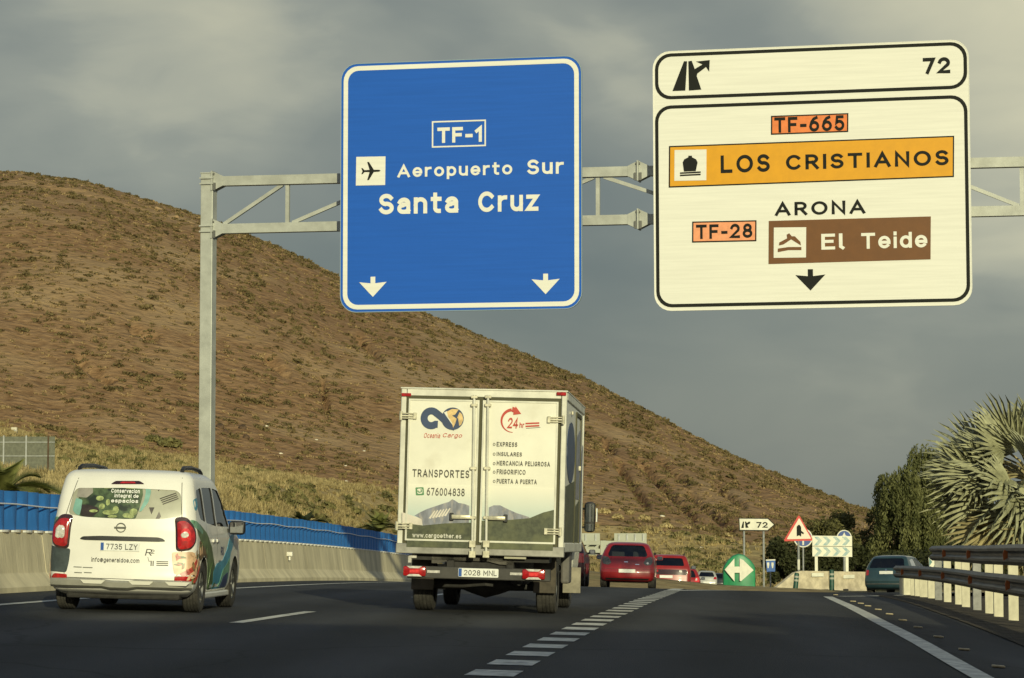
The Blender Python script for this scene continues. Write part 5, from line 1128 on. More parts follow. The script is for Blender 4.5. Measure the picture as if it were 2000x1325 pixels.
hspec = dict(keys=hk, bow=.16, bowf=.35, r=.30, w=.865, axles=(.62, 3.15), belt=.93, len=4.0, rear_win=rpoly([(-.60, .985), (.60, .985), (.62, 1.06), (.52, 1.30), (.45, 1.345), (-.45, 1.345), (-.52, 1.30), (-.62, 1.06)], .06), ww=.2,
             side_win=[rpoly([(.95, .96), (.9, 1.30), (1.9, 1.34), (2.25, 1.2), (2.7, .96)], .07)], wind=rpoly([(-.66, .98), (.66, .98), (.52, 1.34), (-.52, 1.34)], .06))
r1, b1, B1 = lane_car(1223, 83.0, 'hatchback', 'red hatchback with grey tail lamps ahead of the box truck', hspec, P_red)
M_greylamp = mat('grey_lamp', (.10, .095, .085), .2, 0, .3, 20, coat=.8)
for s, vw in ((1, 'rear'), (-1, 'rear')):
    lp = patch(B1, rpoly([(s * .50, .79), (s * .60, .95), (s * .76, 1.0), (s * .80, .86), (s * .76, .74), (s * .58, .71)], .04), vw, .012, M_greylamp, r1, 'tail_light', .06, .02)
    if s > 0: patch(B1, rpoly([(.60, .80), (.64, .83), (.68, .80), (.66, .75), (.61, .76)], .02), vw, .03, M_clearlens, lp, 'reflector', .06, .03)
number_plate(B1, 0, .53, None, r1, .52, .11, .012, False); seats(r1, (1.35, 2.1), .98, .42, (-.34, .34))
patch(B1, [(-.84, .60), (.84, .60), (.84, .592), (-.84, .592)], 'rear', .004, M_seam, r1, 'panel_gap', .06, 0); patch(B1, rpoly([(-.7, .30), (.7, .30), (.6, .20), (-.6, .20)], .02), 'rear', .004, M_dark, r1, 'bumper_insert', .06, .01)
patch(B1, rpoly([(-.1, .83), (.02, .83), (.02, .80), (-.1, .80)], .01), 'rear', .006, M_chrome, r1, 'badge', .06, .01); patch(B1, rpoly([(.25, .755), (.38, .755), (.38, .73), (.25, .73)], .005), 'rear', .006, M_chrome, r1, 'badge', .06, .01)
for s in (-1, 1): mirror_cap(r1, s * .98, 2.5, .98, P_red, s)
sk = [(.22, .25, 3.7, .72, .12, .2), (.30, .06, 3.9, .82, .14, .3), (.42, .0, 4.0, .86, .16, .4), (.60, .02, 4.04, .875, .17, .42), (.80, .05, 3.95, .875, .17, .42), (.96, .08, 3.6, .865, .16, .4), (1.05, .12, 3.0, .845, .15, .3),
      (1.2, .22, 2.7, .79, .14, .25), (1.38, .36, 2.35, .72, .13, .2), (1.48, .46, 2.1, .66, .12, .2), (1.53, .6, 1.9, .56, .12, .16), (1.55, .85, 1.6, .4, .1, .1)]
sspec = dict(keys=sk, bow=.12, bowf=.35, r=.33, w=.875, axles=(.68, 3.28), belt=1.05, len=4.04, rear_win=rpoly([(-.62, 1.08), (.62, 1.08), (.53, 1.40), (-.53, 1.40)], .07), ww=.21, rear_glass=M_glass_d, glass=M_glass_d,
             side_win=[rpoly([(.8, 1.06), (.75, 1.40), (1.9, 1.44), (2.3, 1.3), (2.75, 1.06)], .07)], wind=rpoly([(-.66, 1.08), (.66, 1.08), (.55, 1.42), (-.55, 1.42)], .06), cat='car')
r2, b2, B2_ = lane_car(1304, 106.0, 'crossover_car', 'red crossover with dark tail panel and roof rails beyond the hatchback', sspec, P_red2)
patch(B2_, rpoly([(-.70, .93), (.70, .93), (.76, .80), (.72, .72), (-.72, .72), (-.76, .80)], .03), 'rear', .01, M_smoke, r2, 'tail_panel', .06, .02); patch(B2_, rpoly([(.42, .91), (.52, .91), (.54, .82), (.42, .82)], .03), 'rear', .03, M_clearlens, r2, 'tail_light', .06, .03); patch(B2_, rpoly([(-.52, .91), (-.42, .91), (-.42, .82), (-.54, .82)], .03), 'rear', .03, M_redlens, r2, 'tail_light', .06, .03)
number_plate(B2_, -.1, .64, None, r2, .52, .11, .012, False); patch(B2_, rpoly([(-.74, .45), (.74, .45), (.66, .32), (-.66, .32)], .02), 'rear', .01, mat('grey_trim', (.22, .22, .19), .5), r2, 'bumper_insert', .06, .02); seats(r2, (2.0,), 1.1)
for s in (-1, 1):
    q = MB(); q.tube([(s * .60, .6, 1.52), (s * .60, .7, 1.59), (s * .58, 2.0, 1.59), (s * .58, 2.1, 1.52)], .025, 6); q.build('roof_rail', M_dark, r2); mirror_cap(r2, s * .98, 2.6, 1.08, M_dark, s)
r3, b3, B3 = lane_car(1332, 131.0, 'hatchback', 'small red hatchback with bright tail lamp beyond the crossover', hspec, P_red2, 1.0)
for s in (-1, 1): patch(B3, rpoly([(s * .56, .78), (s * .62, 1.0), (s * .80, 1.0), (s * .82, .78)], .03), 'rear', .012, M_redbright, r3, 'tail_light', .06, .02); patch(B3, rpoly([(s * .60, .84), (s * .63, .95), (s * .70, .95), (s * .70, .84)], .03), 'rear', .03, M_clearlens, r3, 'lens', .06, .03); mirror_cap(r3, s * .98, 2.5, .98, M_dark, s)
P_silver = mat('silver_paint', (.55, .54, .48), .3, .3, .1, 2, coat=.5); P_black = mat('black_paint', (.02, .02, .022), .3, 0, .2, 2, coat=.5)
r4, b4, B4 = lane_car(1378, 218.0, 'hatchback', 'pale silver hatchback far ahead beside the green gore marker', hspec, P_silver, 1.02)
for s in (-1, 1): patch(B4, rpoly([(s * .55, .78), (s * .62, .98), (s * .80, .98), (s * .82, .78)], .03), 'rear', .012, M_redlens, r4, 'tail_light', .08, .02)
number_plate(B4, 0, .53, None, r4, .52, .11, .012, False)
r5, b5, B5 = lane_car(1404, 222.0, 'hatchback', 'black car far ahead between silver car and green gore marker', dict(hspec, rear_glass=M_glass_d), P_black, .9)
for s in (-1, 1): patch(B5, rpoly([(s * .55, .78), (s * .62, .98), (s * .80, .98), (s * .82, .78)], .03), 'rear', .012, M_redlens, r5, 'tail_light', .08, .02)
r6, b6, B6 = lane_car(1084, 76.0, 'crossover_car', 'dark red car mostly hidden by the box truck', sspec, mat('maroon_paint', (.10, .012, .014), .35, 0, .25, 1.5, coat=.6), .95)
for s in (-1, 1): patch(B6, rpoly([(s * .62, .72), (s * .66, 1.0), (s * .84, 1.0), (s * .86, .72)], .03), 'rear', .012, M_redbright, r6, 'tail_light', .06, .02); mirror_cap(r6, s * .98, 2.6, 1.08, M_dark, s)
# teal estate on the slip road
P_teal = mat('teal_paint', (.032, .068, .082), .3, .2, .2, 2, coat=.6)
tspec = dict(keys=[(a_, b_ * .9, c_, d_, e_, f_) for a_, b_, c_, d_, e_, f_ in hk], bow=.12, bowf=.35, r=.30, w=.865, axles=(.68, 3.15), belt=.93, len=4.0, rear_win=rpoly([(-.68, .97), (.68, .97), (.60, 1.28), (.52, 1.33), (-.52, 1.33), (-.60, 1.28)], .05), ww=.2, rear_glass=M_glass_d,
             side_win=[rpoly([(.75, .96), (.8, 1.28), (1.35, 1.34), (1.4, .96)], .05), rpoly([(1.47, .96), (1.42, 1.34), (1.95, 1.32), (2.3, 1.18), (2.65, .96)], .06)], wind=hspec['wind'])
r7, b7, B7 = lane_car(1726, 98.0, 'estate_car', 'dark teal hatchback turning onto the slip road beside the concrete blocks', tspec, P_teal, 1.0, .44, group=None)
for s in (-1, 1): patch(B7, rpoly([(s * .68, .70), (s * .68, .90), (s * .83, .90), (s * .84, .70)], .03), 'rear', .012, M_redlens, r7, 'tail_light', .06, .02); mirror_cap(r7, s * .98, 2.45, .98, M_dark, s)
number_plate(B7, .02, .80, None, r7, .52, .11, .012, False); seats(r7, (1.4, 2.1), .98, .42, (-.34, .34))
patch(B7, rpoly([(-.8, .60), (.8, .60), (.8, .48), (-.8, .48)], .03), 'rear', .025, P_teal, r7, 'bumper', .08, .03); patch(B7, rpoly([(-.78, .40), (.78, .40), (.74, .36), (-.74, .36)], .01), 'rear', .02, M_rim, r7, 'bumper_trim', .08, .02); patch(B7, rpoly([(-.03, .93), (.03, .93), (.03, .87), (-.03, .87)], .01), 'rear', .008, M_chrome, r7, 'emblem', .06, .01)

# ------------------------------------------------------------------ the gore: markers, signs, concrete blocks
M_signpost = mat('sign_post_steel', (.36, .37, .36), .5, .3, .2, 5); M_green = mat('marker_green', (.02, .26, .105), .45, 0, .2, 3); M_mwhite = mat('marker_white', (.74, .72, .60), .5, 0, .12, 5)
M_signred = mat('sign_red', (.60, .03, .022), .45, 0, .1, 6); M_roundblue = mat('round_sign_blue', (.015, .06, .26), .45, 0, .15, 6)
def gz(x, y): return surf(x, y)
def stand(px, y, name, label, cat, rz=0.05, group=None, extra=0.0):
    x = (px - CX) / FPX * y; o = thing(name, label, cat, Matrix.Translation((x, y, gz(x, y) - extra)) @ Matrix.Rotation(-rz, 4, 'Z'), group); o['_z'] = gz(x, y) - extra; return o, FPX / y
def zl(o, py, y): return zat(py, y) - o['_z']                    # local height of a photo row
# green gore marker with white double arrow
gy = 108.0; o, k = stand(1442, gy, 'gore_marker', 'rounded green gore marker with white double arrowhead in front of exit sign', 'marker')
def gl(px, py): return ((px - 1442) / k, zl(o, py, gy))
shp = [gl(*q) for q in ((1411, 1166), (1411, 1112), (1414, 1104), (1420, 1095), (1430, 1086), (1441, 1082), (1452, 1084), (1464, 1094), (1472, 1104), (1474, 1112), (1474, 1166))]
q = MB(); n = len(shp); v = []; f = []                           # curved plastic shell
for j, (sc_, yy) in enumerate(((1.0, .5), (1.0, .12), (.97, .03), (.9, 0.0))):
    for i, (x, z) in enumerate(shp): v.append((x * sc_, yy + .22 * (x / .7) ** 2 * .6, z if z < .5 else .5 + (z - .5) * sc_))
for j in range(3):
    for i in range(n - 1): f.append((j * n + i, j * n + i + 1, (j + 1) * n + i + 1, (j + 1) * n + i))
f.append(tuple(3 * n + i for i in range(n))); q.add(v, f).build('shell', M_green, o, smooth=True)
for P_ in ([(1414, 1113), (1433, 1091), (1433, 1106), (1433, 1120), (1433, 1136)], [(1443, 1091), (1450, 1094), (1470, 1114), (1446, 1135), (1443, 1135)], [(1431, 1107), (1445, 1107), (1445, 1119), (1431, 1119)]):
    q = MB(); L_ = [gl(*p_) for p_ in P_]; yo = -.03 if len(P_) != 4 or P_[0][0] != 1431 else -.026
    q.prism(L_, yo, yo + .02); q.build('arrowhead', M_mwhite, o)
# arrow-shaped exit sign on two posts
ey_ = 112.0; o, k = stand(1470, ey_, 'exit_arrow_sign', 'white arrow shaped exit 72 sign on two thin posts', 'road sign')
def E_(px, py): return ((px - 1470) / k, zl(o, py, ey_))
for px in (1452, 1490):
    q = MB(); a_ = E_(px, 1020); q.tube([(a_[0], .05, -.3), (a_[0], .05, a_[1])], .045, 8); q.build('post', M_signpost, o)
q = MB(); q.prism([E_(*p_) for p_ in ((1442, 1012), (1499, 1012.5), (1511.5, 1025), (1498, 1037), (1443, 1036.5))], -.02, .02); pn = q.build('panel', M_mwhite, o)
q = MB(); ou = [E_(*p_) for p_ in ((1441.5, 1011.5), (1499.2, 1012), (1512.3, 1025), (1498.2, 1037.5), (1442.5, 1037))]; inn = [E_(*p_) for p_ in ((1443.2, 1013.3), (1498.4, 1013.8), (1510, 1025), (1497.4, 1035.7), (1444.2, 1035.2))]; q.ring(ou, inn, -.026, -.018); q.build('border', M_sblack, pn)
a_ = E_(1476, 1031.5); b_ = E_(1498, 1020); lettering('72', a_[0], a_[1], b_[0], b_[1], -.024, M_sblack, pn, .2)
for P_ in ([(1450, 1019), (1452, 1019), (1451.5, 1031.5), (1446.5, 1032)], [(1454, 1019), (1456, 1019), (1457.5, 1022), (1461, 1019.5), (1464.5, 1019), (1463.5, 1023), (1458.5, 1025.5), (1461, 1031), (1455, 1031.5)]):
    q = MB(); q.prism([E_(*p_) for p_ in P_], -.026, -.018); q.build('exit_symbol', M_sblack, pn)
# warning triangle
wy = 122.0; o, k = stand(1558, wy, 'warning_sign', 'red bordered triangular merge warning sign on grey post', 'road sign')
def W_(px, py): return ((px - 1558) / k, zl(o, py, wy))
q = MB(); a_ = W_(1558, 1030); q.tube([(0, .05, -.3), (0, .05, a_[1])], .05, 8); q.build('post', M_signpost, o); z0_, z1_ = W_(1558, 1113)[1], W_(1558, 1093)[1]; q = MB(); q.tube([(0, .05, z0_), (0, .05, z1_)], .062, 8); q.build('post_sleeve', M_mwhite, o)
q = MB(); q.prism(rpoly([W_(1528.5, 1057.5), W_(1587, 1056.5), W_(1559, 1005)], .12, 5), -.03, .0); pn = q.build('panel', M_signred, o)
q = MB(); q.prism(rpoly([W_(1535, 1053.5), W_(1582.5, 1052.5), W_(1559.5, 1012)], .05, 4), -.034, -.028); q.build('face', mat('sign_cream', (.78, .70, .56), .5), pn)
q = MB(); q.prism([W_(*p_) for p_ in ((1554.5, 1048), (1554.5, 1029), (1557, 1026), (1559.5, 1025), (1563, 1029), (1563.5, 1037), (1569, 1041.5), (1567, 1044), (1563.5, 1041.5), (1563, 1048.5), (1559, 1046))], -.040, -.032); q.build('merge_symbol', M_sblack, pn)
def round_sign(px, py, rpx, y, name, label, sym):
    o, k = stand(px, y, name, label, 'road sign'); c = zl(o, py, y); r_ = rpx / k
    q = MB(); q.tube([(0, .05, -.4), (0, .05, c)], .045, 8); q.build('post', M_signpost, o); q = MB(); q.prism(circ(0, c, r_), -.02, 0); pn = q.build('panel', M_mwhite, o); q = MB(); q.prism(circ(0, c, r_ * .88), -.026, -.018); q.build('face', M_roundblue, pn)
    q = MB(); q.prism([(a_ * r_, c + b_ * r_) for a_, b_ in sym], -.032, -.024); q.build('arrow', M_mwhite, pn)
round_sign(1567, 1051, 18.5, 134.0, 'round_sign', 'round blue sign half hidden behind the warning triangle', [(-.09, -.1), (.09, -.1), (.09, -.75), (-.09, -.75)])
round_sign(1647, 1050, 14.5, 118.0, 'round_sign', 'round blue sign with white arrow behind the faded chevron board', [(0, .7), (.2, .25), (.75, .1), (.35, -.3), (.5, -.85), (0, -.5), (-.5, -.85), (-.35, -.3), (-.75, .1), (-.2, .25)])
# small blue information sign
o, k = stand(1503, 116.0, 'small_blue_sign', 'small blue rectangular sign low on a thin pole', 'road sign'); f_ = lambda px, py: ((px - 1503) / k, zl(o, py, 116.0))
q = MB(); q.tube([(0, .03, -.4), (0, .03, f_(0, 1100)[1])], .03, 6); q.build('post', M_signpost, o); q = MB(); q.prism([f_(*p_) for p_ in ((1494, 1093.5), (1512.5, 1093), (1512, 1117), (1496, 1117.5))], -.02, .0); pn = q.build('panel', mat('info_blue', (.02, .10, .36), .45, 0, .1, 6), o)
for cx in (1498.5, 1507): q = MB(); q.prism([f_(*p_) for p_ in ((cx - 2, 1099), (cx + 2, 1099), (cx + 2.2, 1103), (cx + .9, 1110), (cx - .9, 1110), (cx - 2.2, 1103))], -.026, -.018); q.build('symbol', M_mwhite, pn)
q = MB(); q.prism([f_(*p_) for p_ in ((1494, 1093.2), (1512.5, 1092.7), (1512.5, 1095), (1494, 1095.5))], -.027, -.017); q.build('edge', M_mwhite, pn)
# chevron board on white legs, standing on the concrete blocks
by = 110.0; o, k = stand(1623, by, 'chevron_board', 'faded white double chevron board on white legs above the concrete blocks', 'road sign'); f_ = lambda px, py: ((px - 1623) / k, zl(o, py, by))
M_fade = mat('faded_white', (.78, .76, .62), .5, 0, .1, 4); M_chev = mat('faded_chevron', (.26, .40, .42), .5, 0, .5, 9, col2=(.48, .55, .50))
for px in (1592.5, 1652): q = MB(); a_, b_ = f_(px, 1086), f_(px, 1150); q.box((a_[0], .03, (a_[1] + b_[1]) / 2), (.12, .06, a_[1] - b_[1])); q.build('leg', M_fade, o)
for (x0, y0, x1, y1) in ((1585, 1046.5, 1662, 1066.5), (1585, 1067.5, 1662, 1087)):
    q = MB(); q.prism([f_(*p_) for p_ in ((x0, y0), (x1, y0 + 1), (x1, y1 + 1), (x0, y1))], -.03, .0); pn = q.build('panel', M_fade, o)
    for cx in (1590, 1607, 1626, 1644):
        ym = (y0 + y1) / 2; q = MB(); q.prism([f_(*p_) for p_ in ((cx - 2, y0 + 2), (cx + 6, y0 + 2), (cx + 14, ym), (cx + 6, y1 - 1), (cx - 2, y1 - 1), (cx + 6, ym))], -.034, -.028); q.build('chevron', M_chev, pn)
# concrete blocks at the head of the slip road
M_block = mat('block_concrete', (.60, .52, .37), .9, 0, .25, 3, bump=.3, bscale=12, alt=((.36, .31, .22), 1.2, .55, .75))
def block(px0, px1, y0, y1, tp, label, nose=0.0):
    x0, x1 = (px0 - CX) / FPX * y0, (px1 - CX) / FPX * y1; a_, b_ = Vector((x0, y0, gz(x0, y0))), Vector((x1, y1, gz(x1, y1))); L = (b_ - a_).length; d_ = (b_ - a_).normalized()
    M_ = Matrix.Translation(a_) @ Matrix.Rotation(math.atan2(d_.y, d_.x), 4, 'Z'); o = thing('concrete_block', label, 'barrier', M_, 'concrete blocks heading the slip road')
    H = tp; q = MB(); n = 9; v = []; f = []; pr_ = [(-.3, -.2), (-.3, .1), (-.14, .36), (-.09, 1.0), (.09, 1.0), (.14, .36), (.3, .1), (.3, -.2)]
    for i in range(n):
        t = i / (n - 1); hh2 = H * (1 if not nose else min(1, .28 + t / nose * .72))
        for yy, zz in pr_: v.append((L * t, yy, (zz * hh2 if zz > .4 else min(zz, hh2 * .5)) + (b_.z - a_.z) * t))
    m_ = len(pr_); f = [tuple(range(m_)), tuple(reversed(range((n - 1) * m_, n * m_)))]
    for i in range(n - 1):
        for j in range(m_ - 1): f.append((i * m_ + j, (i + 1) * m_ + j, (i + 1) * m_ + j + 1, i * m_ + j + 1))
    q.add(v, f).build('block', M_block, o); return o, L, H
o, L, H = block(1509, 1612, 107, 108.5, 1.02, 'beige concrete block with sloping nose below the chevron board', .42)
q = MB(); q.box((L * .78, -.16, H * .80), (.62, .05, .15), bev=.01); q.build('reflector_panel', M_fade, o); q = MB(); q.box((L * .85, -.27, .14), (.5, .1, .16)); q.build('forklift_slot', M_under, o)
o, L, H = block(1613, 1700, 108.5, 110.5, 1.02, 'beige concrete block behind the teal car')
q = MB(); q.box((L * .42, -.15, H * .76), (.7, .05, .15), bev=.01); q.build('reflector_panel', M_fade, o); q = MB(); q.box((L * .3, -.27, .16), (.22, .1, .24)); q.build('forklift_slot', M_under, o)
# green flexible posts
M_bol = mat('bollard_green', (.015, .075, .05), .5, 0, .4, 8)
for px, y, tp, tilt, lab in ((1622, 103.0, 1113, 0.0, 'upright dark green flexible post in front of the concrete blocks'), (1550, 103.5, 1119, .1, 'crooked dark green flexible post beside the sloping concrete nose')):
    o, k = stand(px, y, 'flexible_post', lab, 'post'); hgt = zl(o, tp, y); q = MB(); q.lathe([(0, .16), (.04, .16), (.06, .10), (hgt * .95, .095), (hgt, .07), (hgt, 0)], 14, 'z'); pn = q.build('tube', M_bol, o, smooth=True, m=Matrix.Rotation(tilt, 4, 'Y'))
    for t in (.62, .78): q = MB(); q.lathe([(hgt * t, .098), (hgt * t + .001, .101), (hgt * t + .075, .101), (hgt * t + .076, .098)], 14, 'z'); q.build('reflective_band', mat('band_grey', (.35, .36, .30), .4), pn)
# little chevron sign beyond the guard rail
o, k = stand(1823, 118.0, 'small_chevron_sign', 'small teal and white chevron sign behind the guard rail', 'road sign'); f_ = lambda px, py: ((px - 1823) / k, zl(o, py, 118.0))
q = MB(); q.tube([(-.15, .03, -.5), (-.15, .03, f_(0, 1095)[1])], .04, 6); q.build('post', M_fade, o); q = MB(); q.tube([(.15, .03, -.5), (.15, .03, f_(0, 1095)[1])], .04, 6); q.build('post', M_fade, o)
q = MB(); q.prism([f_(*p_) for p_ in ((1811, 1089), (1841, 1088.5), (1842, 1107), (1812, 1108))], -.02, 0); pn = q.build('panel', M_fade, o); M_cteal = mat('chevron_teal', (.08, .22, .22), .5, 0, .2, 8)
for P_ in ([(1812, 1090), (1818, 1098), (1812, 1106.5)], [(1819, 1089.5), (1827, 1089), (1834, 1098), (1828, 1106.5), (1820, 1107), (1827, 1098)], [(1836, 1106), (1841, 1096), (1841, 1106)]): q = MB(); q.prism([f_(*p_) for p_ in P_], -.025, -.018); q.build('chevron', M_cteal, pn)
# gantry on the other carriageway seen from behind
M_back = mat('sign_back', (.40, .41, .34), .6, .1, .1, .8); fy = 186.0; kx = FPX / fy; fx = (1150 - CX) / kx
o = thing('far_gantry', 'pale steel gantry with panel backs far down the road', 'gantry', Matrix.Translation((fx, fy, -9)) @ Matrix.Rotation(-.05, 4, 'Z')); f_ = lambda px, py: ((px - 1150) / kx, zat(py, fy) + 9)
for px in (1130, 1178): q = MB(); a_ = f_(px, 1056); q.box((a_[0], 0, a_[1] / 2 - .5), (.4, .4, a_[1] + 1)); q.build('post', M_back, o)
for py in (1060.5, 1076): q = MB(); a_, b_ = f_(1070, py), f_(1262, py); q.bar((a_[0], 0, a_[1]), (b_[0], 0, b_[1]), .25, .28); q.build('chord', M_back, o)
for k_ in range(9):
    px = 1078 + k_ * 20; a_, b_ = f_(px, 1075), f_(px + 14, 1061); q = MB(); q.bar((a_[0], 0, a_[1]), (b_[0], 0, b_[1]), .14, .14, (0, 1, 0)); q.build('diagonal', M_back, o)
for x0, x1, nst in ((1112, 1171, 3), (1199, 1262, 4)):
    q = MB(); a_, b_ = f_(x0, 1085), f_(x1, 1042); q.box(((a_[0] + b_[0]) / 2, .4, (a_[1] + b_[1]) / 2), (b_[0] - a_[0], .08, b_[1] - a_[1])); pn = q.build('panel', M_back, o)
    for i in range(nst): q = MB(); x_ = a_[0] + (b_[0] - a_[0]) * (i + .6) / nst; q.box((x_, .3, (a_[1] + b_[1]) / 2), (.12, .12, b_[1] - a_[1] - .1)); q.build('stiffener', M_signpost, pn)

# ================================================================== VEGETATION
def blob(seed, sub=2, flat=.62, rough=.35):
    from mathutils import noise as N
    bm = bmesh.new(); bmesh.ops.create_icosphere(bm, subdivisions=sub, radius=1.0)
    for v in bm.verts:
        n = N.noise(v.co * 2.3 + Vector((seed * 7.1, 0, 0))); n2 = N.noise(v.co * 6 + Vector((0, seed * 3.3, 0))); v.co *= 1 + rough * n * 1.4 + .25 * n2; v.co.z *= flat
        v.co.z = max(v.co.z, -.15)
    V = np.array([v.co[:] for v in bm.verts]); bm.verts.index_update(); F = np.array([[v.index for v in f.verts] for f in bm.faces]); bm.free(); return V, F
def tuft(seed, n=26):                                           # spiky clump of blades
    r_ = np.random.default_rng(seed); V = []; F = []
    for i in range(n):
        a, t = r_.uniform(0, 6.28), r_.uniform(.1, 1.0); d = np.array([math.cos(a) * t, math.sin(a) * t, r_.uniform(.5, 1.0)]); b0 = np.array([r_.uniform(-.35, .35), r_.uniform(-.35, .35), 0]); s_ = np.array([-math.sin(a), math.cos(a), 0]) * .09
        k = len(V); V += [b0 - s_, b0 + s_, b0 + d]; F.append([k, k + 1, k + 2])
    return np.array(V), np.array(F)
def scatter(name, protos, places, m, **k):                      # many small plants as one mesh
    Vs = []; Fs = []; b = 0
    for (x, y, z, s, rz, fl) in places:
        V, F = protos[int(rng.integers(len(protos)))]; c, s_ = math.cos(rz), math.sin(rz)
        P = np.empty_like(V); P[:, 0] = (V[:, 0] * c - V[:, 1] * s_) * s + x; P[:, 1] = (V[:, 0] * s_ + V[:, 1] * c) * s + y; P[:, 2] = V[:, 2] * s * fl + z; Vs.append(P); Fs.append(F + b); b += len(V)
    return link(name, np_mesh(name, np.concatenate(Vs), np.concatenate(Fs), m), **k)
leafbits = []
def leafclump(seed, n=70):                                      # shrub made of small leaf faces
    r_ = np.random.default_rng(seed); V = []; F = []
    for i in range(n):
        d = r_.normal(size=3); d /= np.linalg.norm(d); p = d * r_.uniform(.55, 1.0) * np.array([1, 1, .62]); p[2] = abs(p[2]); u = r_.normal(size=3); u /= np.linalg.norm(u); w = np.cross(u, r_.normal(size=3)); w /= np.linalg.norm(w); s_ = r_.uniform(.16, .34)
        k = len(V); V += [p - u * s_, p + w * s_ * .6, p + u * s_, p - w * s_ * .6]; F += [[k, k + 1, k + 2], [k, k + 2, k + 3]]
    return np.array(V), np.array(F)
blobs = [blob(i, 1, .6, .5) for i in range(5)]; clumps = [leafclump(i) for i in range(5)]; tufts = [tuft(i) for i in range(5)]
M_sh1 = mat('hill_scrub_dark', (.185, .140, .066), .95, 0, .4, .4, spec=.05, col2=(.115, .094, .044)); M_sh2 = mat('hill_scrub_pale', (.36, .26, .135), .95, 0, .4, .4, spec=.05, col2=(.25, .178, .088))
M_sh3 = mat('apron_scrub', (.19, .17, .07), .95, 0, .5, .5, spec=.05, col2=(.11, .105, .045)); M_gr = mat('dry_grass', (.50, .40, .20), .95, 0, .4, .3, spec=.05, col2=(.30, .24, .12))
def place_on(n, y0, y1, s0, s1, px0=-120, px1=1760, clump=0.0, seedoff=0.0, bury=.12):
    from mathutils import noise as N
    out = []; tries = 0
    while len(out) < n and tries < n * 8:
        tries += 1; y = math.sqrt(rng.uniform(y0 * y0, y1 * y1)); px = rng.uniform(px0, px1)
        if clump and N.noise(Vector((px * .012 + seedoff, y * .03, 1.7))) < rng.uniform(-clump, clump): continue
        x, z = terrain(px, y)
        if y < 245 and -3 < x - xw(y) < 34: continue
        out.append((x, y, z - bury, rng.uniform(s0, s1) ** 1.0, rng.uniform(0, 6.28), rng.uniform(.7, 1.2)))
    return out
mini = [leafclump(40 + i, 30) for i in range(6)]
scatter('hillside_scrub', mini, place_on(9000, Y_FOOT, Y_RIDGE + 4, .22, .72, clump=.9), M_sh1, kind='stuff')
scatter('hillside_scrub', mini, place_on(8000, Y_FOOT, Y_RIDGE + 4, .2, .55, clump=.9, seedoff=9), M_sh2, kind='stuff')
scatter('hillside_scrub', clumps, place_on(500, Y_FOOT, Y_RIDGE + 4, .5, .95, clump=.9, seedoff=19), M_sh1, kind='stuff')
scatter('slope_scrub', clumps, place_on(1900, 108, Y_FOOT, .3, .85, clump=.4, seedoff=4), M_sh3, kind='stuff')
scatter('dry_grass', tufts, place_on(3600, 215, 274, .25, .5, px0=-100, px1=1000, clump=.9, seedoff=31, bury=.03), mat('muted_grass', (.38, .295, .14), .95, 0, .4, .3, spec=.05, col2=(.24, .185, .085)), kind='stuff')
scatter('dry_grass', tufts, place_on(5000, 112, 200, .35, .8, px0=-100, px1=900, clump=.9, seedoff=24, bury=.03), M_gr, kind='stuff')
scatter('dry_grass', tufts, place_on(9000, 108, Y_FOOT, .25, .65, clump=.6, seedoff=14, bury=.03), M_gr, kind='stuff')
M_stone = mat('pale_stone', (.70, .64, .50), .85, 0, .15, 3); M_rock = mat('dark_rock', (.10, .062, .035), .95, 0, .4, 1.5, bump=.6, bscale=3); M_tan = mat('tan_rock', (.33, .22, .115), .95, 0, .3, 1.2, bump=.6, bscale=3)
rk = [blob(20 + i, 2, .7, .55) for i in range(4)]
def rock(px, py, wpx, name, label, m, group, flat=1.0, sink=.1):
    p = terr_hit(px, py); s_ = wpx * p.y / FPX / 2; V, F = rk[int(px) % 4]; me = np_mesh(name, V * s_ * np.array([1, .8, flat]), F, m); o = link(name, me, m=Matrix.Translation(p - Vector((0, 0, s_ * sink))), label=label, cat='rock'); o['group'] = group
for px, py, w in ((520, 836, 8), (618, 863, 7), (548, 888, 9), (711, 884, 7), (675, 911, 7), (677, 941, 8), (730, 960, 8), (531, 956, 20), (608, 960, 7), (661, 946, 9), (1293, 1009, 12), (1387, 1037, 7), (1369, 1070, 9)): rock(px, py, w, 'pale_stone', 'small pale stone lying on the brown hillside', M_stone, 'pale stones on the slope', .7)
for px, py, w in ((430, 838, 17), (474, 842, 16), (480, 856, 14), (441, 848, 12)): rock(px, py, w, 'rock_outcrop', 'dark brown rock outcrop on the hill beside the gantry post', M_rock, 'dark outcrops on the hill', 1.5)
for px, py, w in ((300, 405, 30), (330, 420, 36), (365, 432, 30), (395, 440, 30), (285, 440, 22), (345, 450, 26)): rock(px, py, w, 'rock_outcrop', 'tan crumbling rock near the top of the hill', M_tan, 'tan rocks below the ridge', .6, .3)
for px, py, w in ((1180, 998, 24), (1205, 1010, 26), (1230, 1003, 18), (1258, 1012, 26), (1300, 1028, 28), (1340, 1030, 18), (1372, 1033, 20), (1418, 1045, 22), (1265, 1040, 20), (1160, 1000, 26), (330, 868, 50), (300, 860, 36), (480, 960, 44), (450, 950, 40), (560, 985, 40), (640, 990, 34), (690, 1000, 36), (510, 975, 36), (120, 900, 30), (250, 880, 34)):
    p = terr_hit(px, py + 4); s_ = w * p.y / FPX / 2; V, F = leafclump(int(px), 260); o = link('dry_shrub', np_mesh('dry_shrub', V * s_, F, M_gr if px > 1100 else M_sh3), m=Matrix.Translation(p))
    setp(o, None, 'rounded straw coloured shrub on the slope beyond the cars' if px > 1100 else 'low olive shrub on the slope behind the blue screen', 'shrub', 'straw shrubs beyond the cars' if px > 1100 else 'olive shrubs behind the screen')

